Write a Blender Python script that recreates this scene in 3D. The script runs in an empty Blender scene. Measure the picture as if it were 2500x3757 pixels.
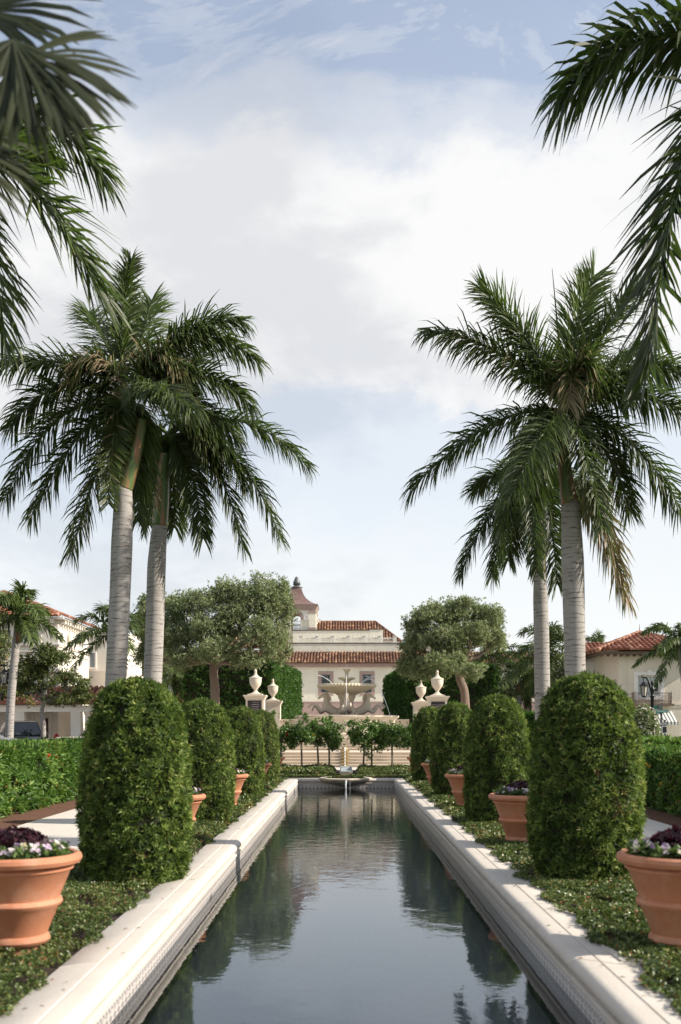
import bpy, bmesh, math, random
import numpy as np
from mathutils import Vector, Matrix

R = math.radians
random.seed(7)
S = bpy.context.scene
COL = S.collection
F, HX, HY, CZ = 3900.0, 1266.0, 2674.0, 1.6      # focal length in photo pixels, vanishing point, eye height

# ------------------------------------------------------------------ camera
cam = bpy.data.cameras.new("camera")
cam.sensor_fit = 'VERTICAL'
cam.sensor_height = 36.0
cam.lens = F / 3757.0 * 36.0
cam.shift_x = -(HX - 1250.0) / 3757.0
cam.shift_y = (HY - 1878.5) / 3757.0
cam.clip_start = 0.1
cam.clip_end = 3000
cam.dof.use_dof = True
cam.dof.focus_distance = 34.0
cam.dof.aperture_fstop = 2.2
camo = bpy.data.objects.new("camera", cam)
camo.location = (0, 0, CZ)
camo.rotation_euler = (R(90), 0, 0)
COL.objects.link(camo)
S.camera = camo

# ------------------------------------------------------------------ light
EL, AZ = R(32), R(-8)                            # sun height; bearing from +X towards +Y
sdir = Vector((math.cos(EL) * math.cos(AZ), math.cos(EL) * math.sin(AZ), math.sin(EL)))
sl = bpy.data.lights.new("sun", 'SUN')
sl.energy = 5.0
sl.angle = R(0.5)
sl.color = (1.0, 0.91, 0.79)
so = bpy.data.objects.new("sun", sl)
so.rotation_euler = (-sdir).to_track_quat('-Z', 'Y').to_euler()
so.location = (40, 0, 40)
COL.objects.link(so)

W = bpy.data.worlds.new("World")
S.world = W
W.use_nodes = True
nt = W.node_tree
for n in list(nt.nodes):
    nt.nodes.remove(n)


def wn(t, **k):
    n = nt.nodes.new(t)
    for a, b in k.items():
        setattr(n, a, b)
    return n


def wl(a, b):
    nt.links.new(a, b)


def wmath(op, a, b=None, clamp=False):
    n = wn('ShaderNodeMath', operation=op, use_clamp=clamp)
    for i, v in enumerate((a, b)):
        if v is None:
            continue
        if isinstance(v, (int, float)):
            n.inputs[i].default_value = v
        else:
            wl(v, n.inputs[i])
    return n.outputs[0]


out = wn('ShaderNodeOutputWorld')
bg = wn('ShaderNodeBackground')
bg.inputs['Strength'].default_value = 0.1
sky = wn('ShaderNodeTexSky', sky_type='NISHITA')
sky.sun_disc = False
sky.sun_elevation = EL
sky.sun_rotation = R(98)
sky.air_density = 1.0
sky.dust_density = 0.6
tc = wn('ShaderNodeTexCoord')
sep = wn('ShaderNodeSeparateXYZ')
wl(tc.outputs['Generated'], sep.inputs[0])
X, Y, Z = sep.outputs
hor = wmath('SQRT', wmath('ADD', wmath('MULTIPLY', X, X), wmath('MULTIPLY', Y, Y)))
el = wmath('DIVIDE', Z, wmath('MAXIMUM', hor, 0.05))


def wnoise(scale, detail, rough, sc=(1, 1, 1), loc=(0, 0, 0), dist=0.0):
    m = wn('ShaderNodeMapping')
    m.inputs['Scale'].default_value = sc
    m.inputs['Location'].default_value = loc
    wl(tc.outputs['Generated'], m.inputs[0])
    n = wn('ShaderNodeTexNoise')
    n.inputs['Scale'].default_value = scale
    n.inputs['Detail'].default_value = detail
    n.inputs['Roughness'].default_value = rough
    n.inputs['Distortion'].default_value = dist
    wl(m.outputs[0], n.inputs['Vector'])
    return n.outputs['Fac']


def wramp(v, stops):
    r = wn('ShaderNodeValToRGB')
    r.color_ramp.interpolation = 'EASE'
    e = r.color_ramp.elements
    e[0].position, e[0].color = stops[0][0], (stops[0][1],) * 3 + (1,)
    e[1].position, e[1].color = stops[-1][0], (stops[-1][1],) * 3 + (1,)
    for p, c in stops[1:-1]:
        x = e.new(p)
        x.color = (c, c, c, 1)
    wl(v, r.inputs[0])
    return r.outputs[0]


nA = wnoise(3.2, 9, 0.55, (1, 1, 1.6), (0.35, 0.1, 0.0), 0.15)
nB = wnoise(9.0, 8, 0.62, (1, 1, 2.0), (3.1, 0.7, 2.0), 0.35)
nD = wnoise(4.0, 12, 0.66, (1, 1, 2.2), (5.3, 1.9, 0.4), 0.9)
nC = wnoise(2.4, 4, 0.5, (1, 1, 1.5), (1.7, 4.2, 0.6))
ev = wmath('ADD', el, wmath('ADD', wmath('MULTIPLY', wmath('SUBTRACT', nA, 0.5), 0.30),
                            wmath('MULTIPLY', wmath('SUBTRACT', nB, 0.5), 0.10)))
cover = wramp(ev, [(0.0, 0.78), (0.10, 0.84), (0.17, 0.80), (0.24, 0.66), (0.30, 0.68), (0.328, 0.96), (0.42, 1.0),
                   (0.52, 1.0), (0.56, 0.62), (0.60, 0.28), (0.80, 0.18), (1.0, 0.3)])
wisp = wramp(nD, [(0.44, 0.0), (0.55, 0.45), (0.70, 0.85)])
cov = wmath('MAXIMUM', cover, wmath('MULTIPLY', wisp, 0.9), True)
ccol = wn('ShaderNodeMix', data_type='RGBA')
shade = wramp(wmath('ADD', nC, wmath('MULTIPLY', wmath('ADD', wmath('MULTIPLY', wmath('SUBTRACT', nB, 0.5), 0.7), wmath('SUBTRACT', nA, 0.5)), 0.7)), [(0.38, 0.0), (0.60, 1.0)])
wl(shade, ccol.inputs['Factor'])
ccol.inputs['A'].default_value = (4.9, 4.98, 5.15, 1)
ccol.inputs['B'].default_value = (6.2, 6.2, 6.2, 1)
mx = wn('ShaderNodeMix', data_type='RGBA')
wl(cov, mx.inputs['Factor'])
tint_ = wn('ShaderNodeMix', data_type='RGBA', blend_type='MULTIPLY')
tint_.inputs['Factor'].default_value = 1.0
tint_.inputs['B'].default_value = (1.45, 1.36, 1.30, 1)
wl(sky.outputs[0], tint_.inputs['A'])
wl(tint_.outputs['Result'], mx.inputs['A'])
wl(ccol.outputs['Result'], mx.inputs['B'])
wl(mx.outputs['Result'], bg.inputs['Color'])
wl(bg.outputs[0], out.inputs['Surface'])

S.view_settings.view_transform = 'Standard'
S.view_settings.look = 'None'
S.view_settings.exposure = 0.65
S.view_settings.gamma = 1.0
S.view_settings.use_curve_mapping = False
S.render.engine = 'CYCLES'
S.cycles.use_denoising = True
S.cycles.max_bounces = 8
S.cycles.transparent_max_bounces = 12
S.cycles.caustics_reflective = False
S.cycles.caustics_refractive = False


# ------------------------------------------------------------------ helpers
def px(x, y, d):                                  # a photo pixel at depth d -> world point
    return Vector(((x - HX) * d / F, d, CZ - (y - HY) * d / F))


def pq(x, y, d):                                  # the same, from the 1568-wide view of the photo
    return px(x * 1.59439, y * 1.59439, d)


ORG = {}                                          # world origin that an object's mesh is relative to


def tag(o, label=None, cat=None, group=None, kind=None):
    if label: o['label'] = label
    if cat: o['category'] = cat
    if group: o['group'] = group
    if kind: o['kind'] = kind
    return o


def link(name, me, parent=None, at=None):
    o = bpy.data.objects.new(name, me)
    COL.objects.link(o)
    if parent is not None:
        o.parent = parent
    elif at is not None:
        o.location = at
    return o


def thing(name, loc, label, cat, group=None, local=False, rz=0.0):
    o = bpy.data.objects.new(name, None)
    o.empty_display_size = 0.2
    COL.objects.link(o)
    o.location = loc
    o.rotation_euler = (0, 0, rz)
    ORG[o] = Vector((0, 0, 0)) if local else Vector(loc)
    return tag(o, label, cat, group)


def kids(o):
    return [c for c in o.children]


def dup(o, loc=None, parent=None, label=None, rz=None, sc=None):
    c = o.copy()
    COL.objects.link(c)
    if parent is not None:
        c.parent = parent
    if loc is not None: c.location = loc
    if rz is not None: c.rotation_euler = (0, 0, rz)
    if sc is not None: c.scale = sc
    if label: c['label'] = label
    for k in kids(o):
        dup(k, None, c)
    return c


def finish(name, V, Fs, mat, parent, at, smooth, tint=None, mats=None, midx=None):
    base = ORG[parent] if parent is not None else Vector(at if at is not None else (0, 0, 0))
    me = bpy.data.meshes.new(name)
    V = np.asarray(V, dtype=np.float64) - np.array(base)
    me.from_pydata(V.tolist(), [], Fs)
    if tint is not None:
        a = me.attributes.new('tint', 'FLOAT', 'POINT')
        a.data.foreach_set('value', np.asarray(tint, dtype=np.float32))
    for m in (mats or [mat]):
        me.materials.append(m)
    if midx is not None:
        me.polygons.foreach_set('material_index', midx)
    me.polygons.foreach_set('use_smooth', [bool(smooth)] * len(me.polygons))
    if smooth and smooth is not True:
        me.set_sharp_from_angle(angle=R(smooth))
    me.update()
    o = link(name, me, parent, at)
    ORG[o] = base
    return o


class MB:
    """collects boxes, lathes, tubes and polygons into one mesh"""

    def __init__(s):
        s.v, s.f, s.t, s.m = [], [], [], []
        s.cur, s.mi = 0.5, 0

    def vs(s, pts):
        n = len(s.v)
        s.v.extend([tuple(p) for p in pts])
        s.t.extend([s.cur] * (len(s.v) - n))
        return n

    def face(s, idx):
        s.f.append(tuple(idx))
        s.m.append(s.mi)

    def poly(s, pts):
        n = s.vs(pts)
        s.face(range(n, len(s.v)))

    def box(s, a, b, bev=0.0):
        x0, x1 = sorted((a[0], b[0])); y0, y1 = sorted((a[1], b[1])); z0, z1 = sorted((a[2], b[2]))
        if bev <= 0:
            n = s.vs([(x0, y0, z0), (x1, y0, z0), (x1, y1, z0), (x0, y1, z0), (x0, y0, z1), (x1, y0, z1), (x1, y1, z1), (x0, y1, z1)])
            for q in ((3, 2, 1, 0), (4, 5, 6, 7), (0, 1, 5, 4), (1, 2, 6, 5), (2, 3, 7, 6), (3, 0, 4, 7)):
                s.face([n + i for i in q])
            return
        e = bev
        s.prism([(x0 + e, y0), (x1 - e, y0), (x1, y0 + e), (x1, y1 - e), (x1 - e, y1), (x0 + e, y1), (x0, y1 - e), (x0, y0 + e)], z0, z1)

    def prism(s, xy, z0, z1):
        k = len(xy)
        n = s.vs([(x, y, z0) for x, y in xy] + [(x, y, z1) for x, y in xy])
        s.face([n + i for i in reversed(range(k))])
        s.face([n + k + i for i in range(k)])
        for i in range(k):
            j = (i + 1) % k
            s.face([n + i, n + j, n + k + j, n + k + i])

    def loft(s, rings, cap=True, close=True):
        k = len(rings[0])
        n = s.vs([p for r in rings for p in r])
        for a in range(len(rings) - 1):
            for i in range(k if close else k - 1):
                j = (i + 1) % k
                s.face([n + a * k + i, n + a * k + j, n + (a + 1) * k + j, n + (a + 1) * k + i])
        if cap:
            s.face([n + i for i in reversed(range(k))])
            s.face([n + (len(rings) - 1) * k + i for i in range(k)])

    def lathe(s, prof, c=(0, 0, 0), seg=24, cap=True, wob=None):
        rings = []
        for r, z in prof:
            r = max(r, 1e-4)
            rings.append([(c[0] + r * math.cos(2 * math.pi * i / seg) * (wob(i, z) if wob else 1), c[1] + r * math.sin(2 * math.pi * i / seg) * (wob(i, z) if wob else 1), c[2] + z) for i in range(seg)])
        s.loft(rings, cap)

    def tube(s, pts, rad, seg=6, cap=True):
        pts = [Vector(p) for p in pts]
        if not hasattr(rad, '__len__'):
            rad = [rad] * len(pts)
        rings = []
        ref = None
        for i, p in enumerate(pts):
            t = (pts[min(i + 1, len(pts) - 1)] - pts[max(i - 1, 0)])
            t = t.normalized() if t.length > 1e-9 else Vector((0, 0, 1))
            if ref is None:
                ref = Vector((1, 0, 0)) if abs(t.x) < 0.8 else Vector((0, 1, 0))
            a = (ref - t * ref.dot(t)).normalized()
            b = t.cross(a)
            ref = a
            rings.append([p + (a * math.cos(2 * math.pi * k / seg) + b * math.sin(2 * math.pi * k / seg)) * rad[i] for k in range(seg)])
        s.loft(rings, cap)

    def ball(s, c, r, seg=10, rings=6, sq=(1, 1, 1)):
        prof = []
        for i in range(rings + 1):
            a = math.pi * i / rings
            prof.append((math.sin(a), -math.cos(a)))
        rs = [[(c[0] + r * sq[0] * max(p, .002) * math.cos(2 * math.pi * i / seg), c[1] + r * sq[1] * max(p, .002) * math.sin(2 * math.pi * i / seg), c[2] + r * sq[2] * z) for i in range(seg)] for p, z in prof]
        s.loft(rs)

    def build(s, name, mat, parent=None, at=None, smooth=False, mats=None):
        return finish(name, s.v, s.f, mat, parent, at, smooth, s.t, mats, s.m if mats else None)


def nrm(a):
    return a / np.maximum(np.linalg.norm(a, axis=-1, keepdims=True), 1e-9)


class LM:
    """collects leaves (numpy) into one mesh; every vertex carries a tint"""

    def __init__(s, seed=1):
        s.v, s.q, s.t, s.n = [], [], [], 0
        s.r = np.random.default_rng(seed)

    def add(s, V, Q, T):
        s.v.append(V); s.q.append(Q + s.n); s.t.append(T)
        s.n += len(V)

    def leaves(s, P, D, N, L, Wd, T, curl=0.12, wide=0.45):
        D = nrm(D)
        Sd = nrm(np.cross(D, N))
        N = nrm(np.cross(Sd, D))
        L = np.broadcast_to(L, (len(P),))[:, None]
        Wd = np.broadcast_to(Wd, (len(P),))[:, None]
        m = P + D * L * wide
        tip = P + D * L - N * L * curl
        V = np.stack([P, m + Sd * Wd * .5 + N * Wd * .18, tip, m - Sd * Wd * .5 + N * Wd * .18], 1).reshape(-1, 3)
        Q = np.arange(len(P) * 4).reshape(-1, 4)
        s.add(V, Q, np.repeat(np.broadcast_to(T, (len(P),)), 4))

    def rosettes(s, P, A, n, L, Wd, tint, spread=(35, 80), jit=0.08):
        """n leaves round axis A at every point P"""
        r = s.r
        k = len(P)
        A = nrm(A)
        ref = np.where(np.abs(A[:, 2:3]) < .9, np.array([[0, 0, 1.0]]), np.array([[1.0, 0, 0]]))
        U = nrm(np.cross(A, ref)); V2 = np.cross(A, U)
        th = r.uniform(0, 2 * np.pi, (k, n))
        ph = np.radians(r.uniform(spread[0], spread[1], (k, n)))
        D = A[:, None] * np.cos(ph)[..., None] + (U[:, None] * np.cos(th)[..., None] + V2[:, None] * np.sin(th)[..., None]) * np.sin(ph)[..., None]
        D = D.reshape(-1, 3)
        Nn = np.repeat(A, n, 0) + r.normal(0, .25, (k * n, 3))
        ll = L * r.uniform(.65, 1.2, k * n)
        T = np.clip(np.repeat(tint, n) + r.normal(0, jit, k * n), 0, 1)
        s.leaves(np.repeat(P, n, 0) + D * L * .08, D, Nn, ll, Wd * r.uniform(.8, 1.2, k * n), T)

    def build(s, name, mat, parent=None, at=None):
        base = ORG[parent] if parent is not None else Vector(at if at is not None else (0, 0, 0))
        V = np.concatenate(s.v) - np.array(base); Q = np.concatenate(s.q); T = np.concatenate(s.t)
        me = bpy.data.meshes.new(name)
        me.vertices.add(len(V)); me.vertices.foreach_set('co', V.ravel().astype(np.float32))
        me.loops.add(Q.size); me.loops.foreach_set('vertex_index', Q.ravel().astype(np.int32))
        me.polygons.add(len(Q))
        me.polygons.foreach_set('loop_start', np.arange(0, Q.size, 4, dtype=np.int32))
        me.update(calc_edges=True)
        me.validate()
        a = me.attributes.new('tint', 'FLOAT', 'POINT')
        a.data.foreach_set('value', T.astype(np.float32))
        me.materials.append(mat)
        o = link(name, me, parent, at)
        ORG[o] = base
        return o


# ------------------------------------------------------------------ materials
def newmat(name):
    m = bpy.data.materials.new(name)
    m.use_nodes = True
    t = m.node_tree
    for n in list(t.nodes):
        t.nodes.remove(n)
    o = t.nodes.new('ShaderNodeOutputMaterial')
    p = t.nodes.new('ShaderNodeBsdfPrincipled')
    t.links.new(p.outputs[0], o.inputs['Surface'])
    return m, t, p, o


def nd(t, ty, **k):
    n = t.nodes.new(ty)
    for a, b in k.items():
        setattr(n, a, b)
    return n


def ramp(t, v, stops, interp='LINEAR'):
    r = nd(t, 'ShaderNodeValToRGB')
    r.color_ramp.interpolation = interp
    e = r.color_ramp.elements
    e[0].position, e[0].color = stops[0][0], tuple(stops[0][1]) + (1,)
    e[1].position, e[1].color = stops[-1][0], tuple(stops[-1][1]) + (1,)
    for p, c in stops[1:-1]:
        x = e.new(p)
        x.color = tuple(c) + (1,)
    t.links.new(v, r.inputs[0])
    return r.outputs[0]


def noise(t, scale, detail=4, rough=.55, sc=None, coord='Object', dist=0.0):
    c = nd(t, 'ShaderNodeTexCoord')
    n = nd(t, 'ShaderNodeTexNoise')
    n.inputs['Scale'].default_value = scale
    n.inputs['Detail'].default_value = detail
    n.inputs['Roughness'].default_value = rough
    n.inputs['Distortion'].default_value = dist
    if sc:
        m = nd(t, 'ShaderNodeMapping')
        m.inputs['Scale'].default_value = sc
        t.links.new(c.outputs[coord], m.inputs[0])
        t.links.new(m.outputs[0], n.inputs['Vector'])
    else:
        t.links.new(c.outputs[coord], n.inputs['Vector'])
    return n.outputs['Fac']


def mth(t, op, a, b=None, c=None, clamp=False):
    n = nd(t, 'ShaderNodeMath', operation=op, use_clamp=clamp)
    for i, v in enumerate((a, b, c)):
        if v is None: continue
        if isinstance(v, (int, float)): n.inputs[i].default_value = v
        else: t.links.new(v, n.inputs[i])
    return n.outputs[0]


def mixc(t, f, a, b, mode='MIX'):
    n = nd(t, 'ShaderNodeMix', data_type='RGBA', blend_type=mode)
    for k, v in (('Factor', f), ('A', a), ('B', b)):
        s = n.inputs[k]
        if isinstance(v, (int, float)): s.default_value = v
        elif isinstance(v, tuple): s.default_value = v + (1,) if len(v) == 3 else v
        else: t.links.new(v, s)
    return n.outputs['Result']


def bump(t, p, h, strength, dist=0.02):
    b = nd(t, 'ShaderNodeBump')
    b.inputs['Strength'].default_value = strength
    b.inputs['Distance'].default_value = dist
    t.links.new(h, b.inputs['Height'])
    t.links.new(b.outputs[0], p.inputs['Normal'])


def attr(t, name='tint'):
    a = nd(t, 'ShaderNodeAttribute', attribute_name=name)
    return a.outputs['Fac']


def leafmat(name, stops, trans=.25, rough=.5, spec=.35, tcol=(.18, .32, .04)):
    m, t, p, o = newmat(name)
    col = ramp(t, attr(t), stops)
    t.links.new(col, p.inputs['Base Color'])
    p.inputs['Roughness'].default_value = rough
    p.inputs['Specular IOR Level'].default_value = spec
    tr = nd(t, 'ShaderNodeBsdfTranslucent')
    t.links.new(mixc(t, .55, col, tcol), tr.inputs['Color'])
    mx_ = nd(t, 'ShaderNodeMixShader')
    mx_.inputs[0].default_value = trans
    t.links.new(p.outputs[0], mx_.inputs[1]); t.links.new(tr.outputs[0], mx_.inputs[2])
    t.links.new(mx_.outputs[0], o.inputs['Surface'])
    return m


def plain(name, col, rough=.6, metal=0., var=.15, scale=6., bmp=0., bscale=40., spec=.4):
    m, t, p, o = newmat(name)
    n = noise(t, scale, 5)
    a = tuple(c * (1 - var) for c in col); b = tuple(min(c * (1 + var), 1) for c in col)
    t.links.new(ramp(t, n, [(.3, a), (.7, b)]), p.inputs['Base Color'])
    p.inputs['Roughness'].default_value = rough
    p.inputs['Metallic'].default_value = metal
    p.inputs['Specular IOR Level'].default_value = spec
    if bmp:
        bump(t, p, noise(t, bscale, 4), bmp)
    return m


def stone(name, light, dark, scale=3., stain=.35, bmp=.15, stcol=(.12, .1, .07), rough=.75):
    m, t, p, o = newmat(name)
    c = mixc(t, noise(t, scale, 6, .6), light, dark)
    pit = ramp(t, noise(t, scale * 14, 5, .65), [(.55, (0, 0, 0)), (.72, (1, 1, 1))])
    c = mixc(t, mth(t, 'MULTIPLY', pit, .22), c, dark)
    st = ramp(t, noise(t, scale * .55, 7, .68), [(.52, (0, 0, 0)), (.74, (1, 1, 1))])
    c = mixc(t, mth(t, 'MULTIPLY', st, stain), c, stcol)
    t.links.new(c, p.inputs['Base Color'])
    p.inputs['Roughness'].default_value = rough
    p.inputs['Specular IOR Level'].default_value = .3
    bump(t, p, noise(t, scale * 12, 6, .65), bmp, .01)
    return m


def stucco(name, col, bmp=.6, scale=9., var=.08):
    m, t, p, o = newmat(name)
    a = tuple(c * (1 - var) for c in col); b = tuple(min(1, c * (1 + var)) for c in col)
    c = ramp(t, noise(t, .6, 5), [(.3, a), (.7, b)])
    streak = ramp(t, noise(t, 1.2, 5, .6, (1.5, 1.5, .12)), [(.55, (1, 1, 1)), (.8, (.86, .84, .8))])
    t.links.new(mixc(t, 1.0, c, streak, 'MULTIPLY'), p.inputs['Base Color'])
    p.inputs['Roughness'].default_value = .9
    p.inputs['Specular IOR Level'].default_value = .15
    bump(t, p, noise(t, scale, 5, .6, dist=.6), bmp, .03)
    return m


M = {}
M['topiary'] = leafmat('topiary_leaf', [(0, (.032, .058, .014)), (.3, (.06, .11, .024)), (.55, (.15, .225, .048)), (.8, (.33, .42, .10)), (.94, (.46, .49, .17)), (1, (.13, .06, .025))], .34, .5, .28, (.20, .30, .04))
M['twig'] = plain('twig', (.030, .026, .016), .9, var=.5, scale=30)
M['palm'] = leafmat('palm_leaf', [(0, (.024, .032, .012)), (.4, (.058, .078, .024)), (.7, (.10, .14, .038)), (.82, (.11, .17, .03)), (.9, (.33, .26, .15)), (1, (.38, .27, .18))], .24, .48, .34, (.14, .26, .03))
M['oak'] = leafmat('tree_leaf', [(0, (.09, .115, .055)), (.5, (.235, .28, .135)), (.85, (.39, .44, .24)), (1, (.38, .36, .22))], .42, .5, .35, (.16, .24, .06))
M['hedge_dark'] = leafmat('clipped_hedge_leaf', [(0, (.016, .036, .009)), (.5, (.042, .095, .018)), (.85, (.11, .21, .035)), (1, (.10, .13, .04))], .25, .5, .28, (.14, .34, .03))
M['hedge'] = leafmat('shrub_hedge_leaf', [(0, (.022, .052, .012)), (.45, (.068, .140, .026)), (.8, (.16, .26, .05)), (.95, (.23, .30, .07)), (1, (.22, .10, .03))], .25, .5, .28, (.16, .34, .04))
M['ground'] = leafmat('ground_cover_leaf', [(0, (.038, .062, .016)), (.4, (.098, .145, .036)), (.75, (.19, .23, .068)), (.92, (.28, .27, .11)), (.97, (.25, .16, .08)), (1, (.24, .07, .03))], .2, .4, .45, (.16, .24, .04))
M['rose'] = leafmat('rose_leaf', [(0, (.03, .07, .015)), (.5, (.08, .16, .032)), (1, (.19, .29, .07))], .28, .4, .45, (.18, .34, .04))
M['olive'] = leafmat('olive_leaf', [(0, (.05, .08, .026)), (.5, (.12, .16, .05)), (.85, (.21, .23, .08)), (1, (.32, .18, .07))], .3, .5, .35, (.2, .22, .05))
M['purple'] = leafmat('dark_purple_leaf', [(0, (.012, .004, .008)), (.6, (.04, .010, .018)), (1, (.10, .03, .045))], .12, .45, .4, (.10, .01, .03))
M['pansy'] = leafmat('pansy_petal', [(0, (.20, .12, .26)), (.25, (.40, .30, .42)), (.5, (.62, .54, .58)), (.85, (.74, .70, .64)), (1, (.58, .52, .32))], .2, .6, .2, (.6, .5, .6))
M['pansy_leaf'] = leafmat('bedding_leaf', [(0, (.03, .06, .015)), (.6, (.09, .15, .04)), (1, (.20, .26, .08))], .25, .5, .35)
M['red'] = leafmat('red_petal', [(0, (.45, .01, .012)), (1, (.60, .03, .03))], .15, .6, .2, (.6, .02, .02))
M['yellow'] = leafmat('yellow_petal', [(0, (.65, .30, .02)), (1, (.75, .45, .06))], .15, .6, .2, (.7, .4, .05))

M['coping'] = stone('pale_coral_stone', (.63, .58, .52), (.50, .455, .39), 2.2, .34, .3, (.30, .265, .22))
M['step'] = stone('weathered_step_stone', (.68, .60, .49), (.56, .46, .35), 1.4, .45, .2, (.10, .075, .055))
M['urnstone'] = stone('carved_limestone', (.66, .59, .50), (.56, .48, .38), 3., .22, .15, (.36, .31, .24))
M['fountain'] = stone('fountain_limestone', (.66, .58, .47), (.52, .44, .34), 2.5, .4, .25, (.22, .19, .15))
M['bowl'] = stone('mossy_limestone', (.66, .59, .46), (.52, .45, .32), 3.5, .6, .3, (.13, .12, .06))
M['path'] = stone('path_stone', (.66, .61, .54), (.55, .50, .43), 1.5, .15, .15, (.35, .31, .27))
M['spill'] = stone('stained_basin_stone', (.66, .60, .50), (.50, .43, .32), 4., .5, .25, (.14, .11, .06))

# terracotta with lime bloom
m, t, p, o = newmat('terracotta')
def objnoise(scale, detail, rough, sc=(1, 1, 1)):      # every pot weathers differently
    tc_ = nd(t, 'ShaderNodeTexCoord'); oi = nd(t, 'ShaderNodeObjectInfo'); mp_ = nd(t, 'ShaderNodeMapping')
    mp_.inputs['Scale'].default_value = sc
    cx_ = nd(t, 'ShaderNodeCombineXYZ')
    for k in range(3): t.links.new(mth(t, 'MULTIPLY', oi.outputs['Random'], 17.0 + 9 * k), cx_.inputs[k])
    t.links.new(cx_.outputs[0], mp_.inputs['Location']); t.links.new(tc_.outputs['Object'], mp_.inputs[0])
    n_ = nd(t, 'ShaderNodeTexNoise'); n_.inputs['Scale'].default_value = scale; n_.inputs['Detail'].default_value = detail; n_.inputs['Roughness'].default_value = rough
    t.links.new(mp_.outputs[0], n_.inputs['Vector'])
    return n_.outputs['Fac']
c = mixc(t, objnoise(4, 6, .6), (.38, .145, .075), (.55, .245, .135))
bl = ramp(t, objnoise(3.0, 8, .72), [(.50, (0, 0, 0)), (.78, (1, 1, 1))])
c = mixc(t, mth(t, 'MULTIPLY', bl, .5), c, (.64, .44, .32))
dk = ramp(t, objnoise(1.6, 6, .65, (2, 2, .8)), [(.52, (0, 0, 0)), (.8, (1, 1, 1))])
c = mixc(t, mth(t, 'MULTIPLY', dk, .6), c, (.24, .095, .055))
sz = nd(t, 'ShaderNodeSeparateXYZ'); tz = nd(t, 'ShaderNodeTexCoord'); t.links.new(tz.outputs['Object'], sz.inputs[0])
ft = ramp(t, mth(t, 'ADD', sz.outputs[2], mth(t, 'MULTIPLY', objnoise(6, 5, .7), .25)), [(.12, (1, 1, 1)), (.30, (0, 0, 0))])
c = mixc(t, mth(t, 'MULTIPLY', ft, .55), c, (.20, .13, .09))
sp = ramp(t, noise(t, 60, 4, .7), [(.66, (0, 0, 0)), (.74, (1, 1, 1))])
c = mixc(t, mth(t, 'MULTIPLY', sp, .35), c, (.68, .50, .40))
t.links.new(c, p.inputs['Base Color'])
p.inputs['Roughness'].default_value = .68
p.inputs['Specular IOR Level'].default_value = .35
bump(t, p, noise(t, 25, 5, .6), .12, .01)
M['terracotta'] = m
M['soil'] = plain('potting_soil', (.035, .022, .015), .95, var=.5, scale=40, bmp=.6)

# glazed tile wall: bands of pattern by height
m, t, p, o = newmat('patterned_pool_tile')
tcn = nd(t, 'ShaderNodeTexCoord'); sx = nd(t, 'ShaderNodeSeparateXYZ')
t.links.new(tcn.outputs['Object'], sx.inputs[0])
u = mth(t, 'ADD', sx.outputs[0], sx.outputs[1]); z = sx.outputs[2]
def sq(v, f, w):          # square wave
    return mth(t, 'LESS_THAN', mth(t, 'FRACT', mth(t, 'MULTIPLY', v, f)), w)
def between(a, b):
    return mth(t, 'MULTIPLY', mth(t, 'GREATER_THAN', z, a), mth(t, 'LESS_THAN', z, b))
dots = mth(t, 'MULTIPLY', sq(u, 12.5, .55), between(-.213, -.193))
fl = mth(t, 'MULTIPLY', mth(t, 'GREATER_THAN', mth(t, 'ADD', mth(t, 'SINE', mth(t, 'MULTIPLY', u, 52)), mth(t, 'SINE', mth(t, 'MULTIPLY', z, 110))), .15), between(-.288, -.225))
ln = mth(t, 'ADD', between(-.175, -.165), mth(t, 'ADD', between(-.30, -.294), between(-.222, -.217)))
msk = mth(t, 'ADD', mth(t, 'ADD', dots, mth(t, 'MULTIPLY', fl, .8)), ln, clamp=True)
gro = mth(t, 'ADD', sq(u, 6.6, .03), sq(mth(t, 'ADD', z, 1.0), 6.6, .03), clamp=True)
c = mixc(t, noise(t, 5, 4), (.66, .61, .56), (.55, .50, .46))
c = mixc(t, mth(t, 'MULTIPLY', msk, .85), c, (.075, .078, .095))
c = mixc(t, mth(t, 'MULTIPLY', gro, .6), c, (.30, .27, .24))
low_dark = mth(t, 'MULTIPLY', mth(t, 'LESS_THAN', z, -.30), .5)  # lowest tile darkened in colour so its mirrored strip looks dimmer
c = mixc(t, low_dark, c, (.20, .19, .16))
c = mixc(t, mth(t, 'LESS_THAN', z, -.307), c, (.045, .052, .045))  # wall below the waterline painted dark, standing in for the water's reflective darkness
t.links.new(c, p.inputs['Base Color'])
p.inputs['Roughness'].default_value = .3
M['tile'] = m
m, t, p, o = newmat('pool_floor_tile')
br = nd(t, 'ShaderNodeTexBrick')
tcn = nd(t, 'ShaderNodeTexCoord'); t.links.new(tcn.outputs['Object'], br.inputs['Vector'])
br.inputs['Scale'].default_value = 14.
br.inputs['Color1'].default_value = (.235, .25, .26, 1); br.inputs['Color2'].default_value = (.31, .33, .335, 1)
br.inputs['Mortar'].default_value = (.34, .37, .36, 1); br.inputs['Mortar Size'].default_value = .02
br.offset = .0; br.inputs['Brick Width'].default_value = .5; br.inputs['Row Height'].default_value = .5
c = mixc(t, mth(t, 'MULTIPLY', noise(t, 40, 3, .7), .5), br.outputs[0], (.42, .45, .44))
t.links.new(c, p.inputs['Base Color'])
p.inputs['Roughness'].default_value = .7
M['floor'] = m

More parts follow.
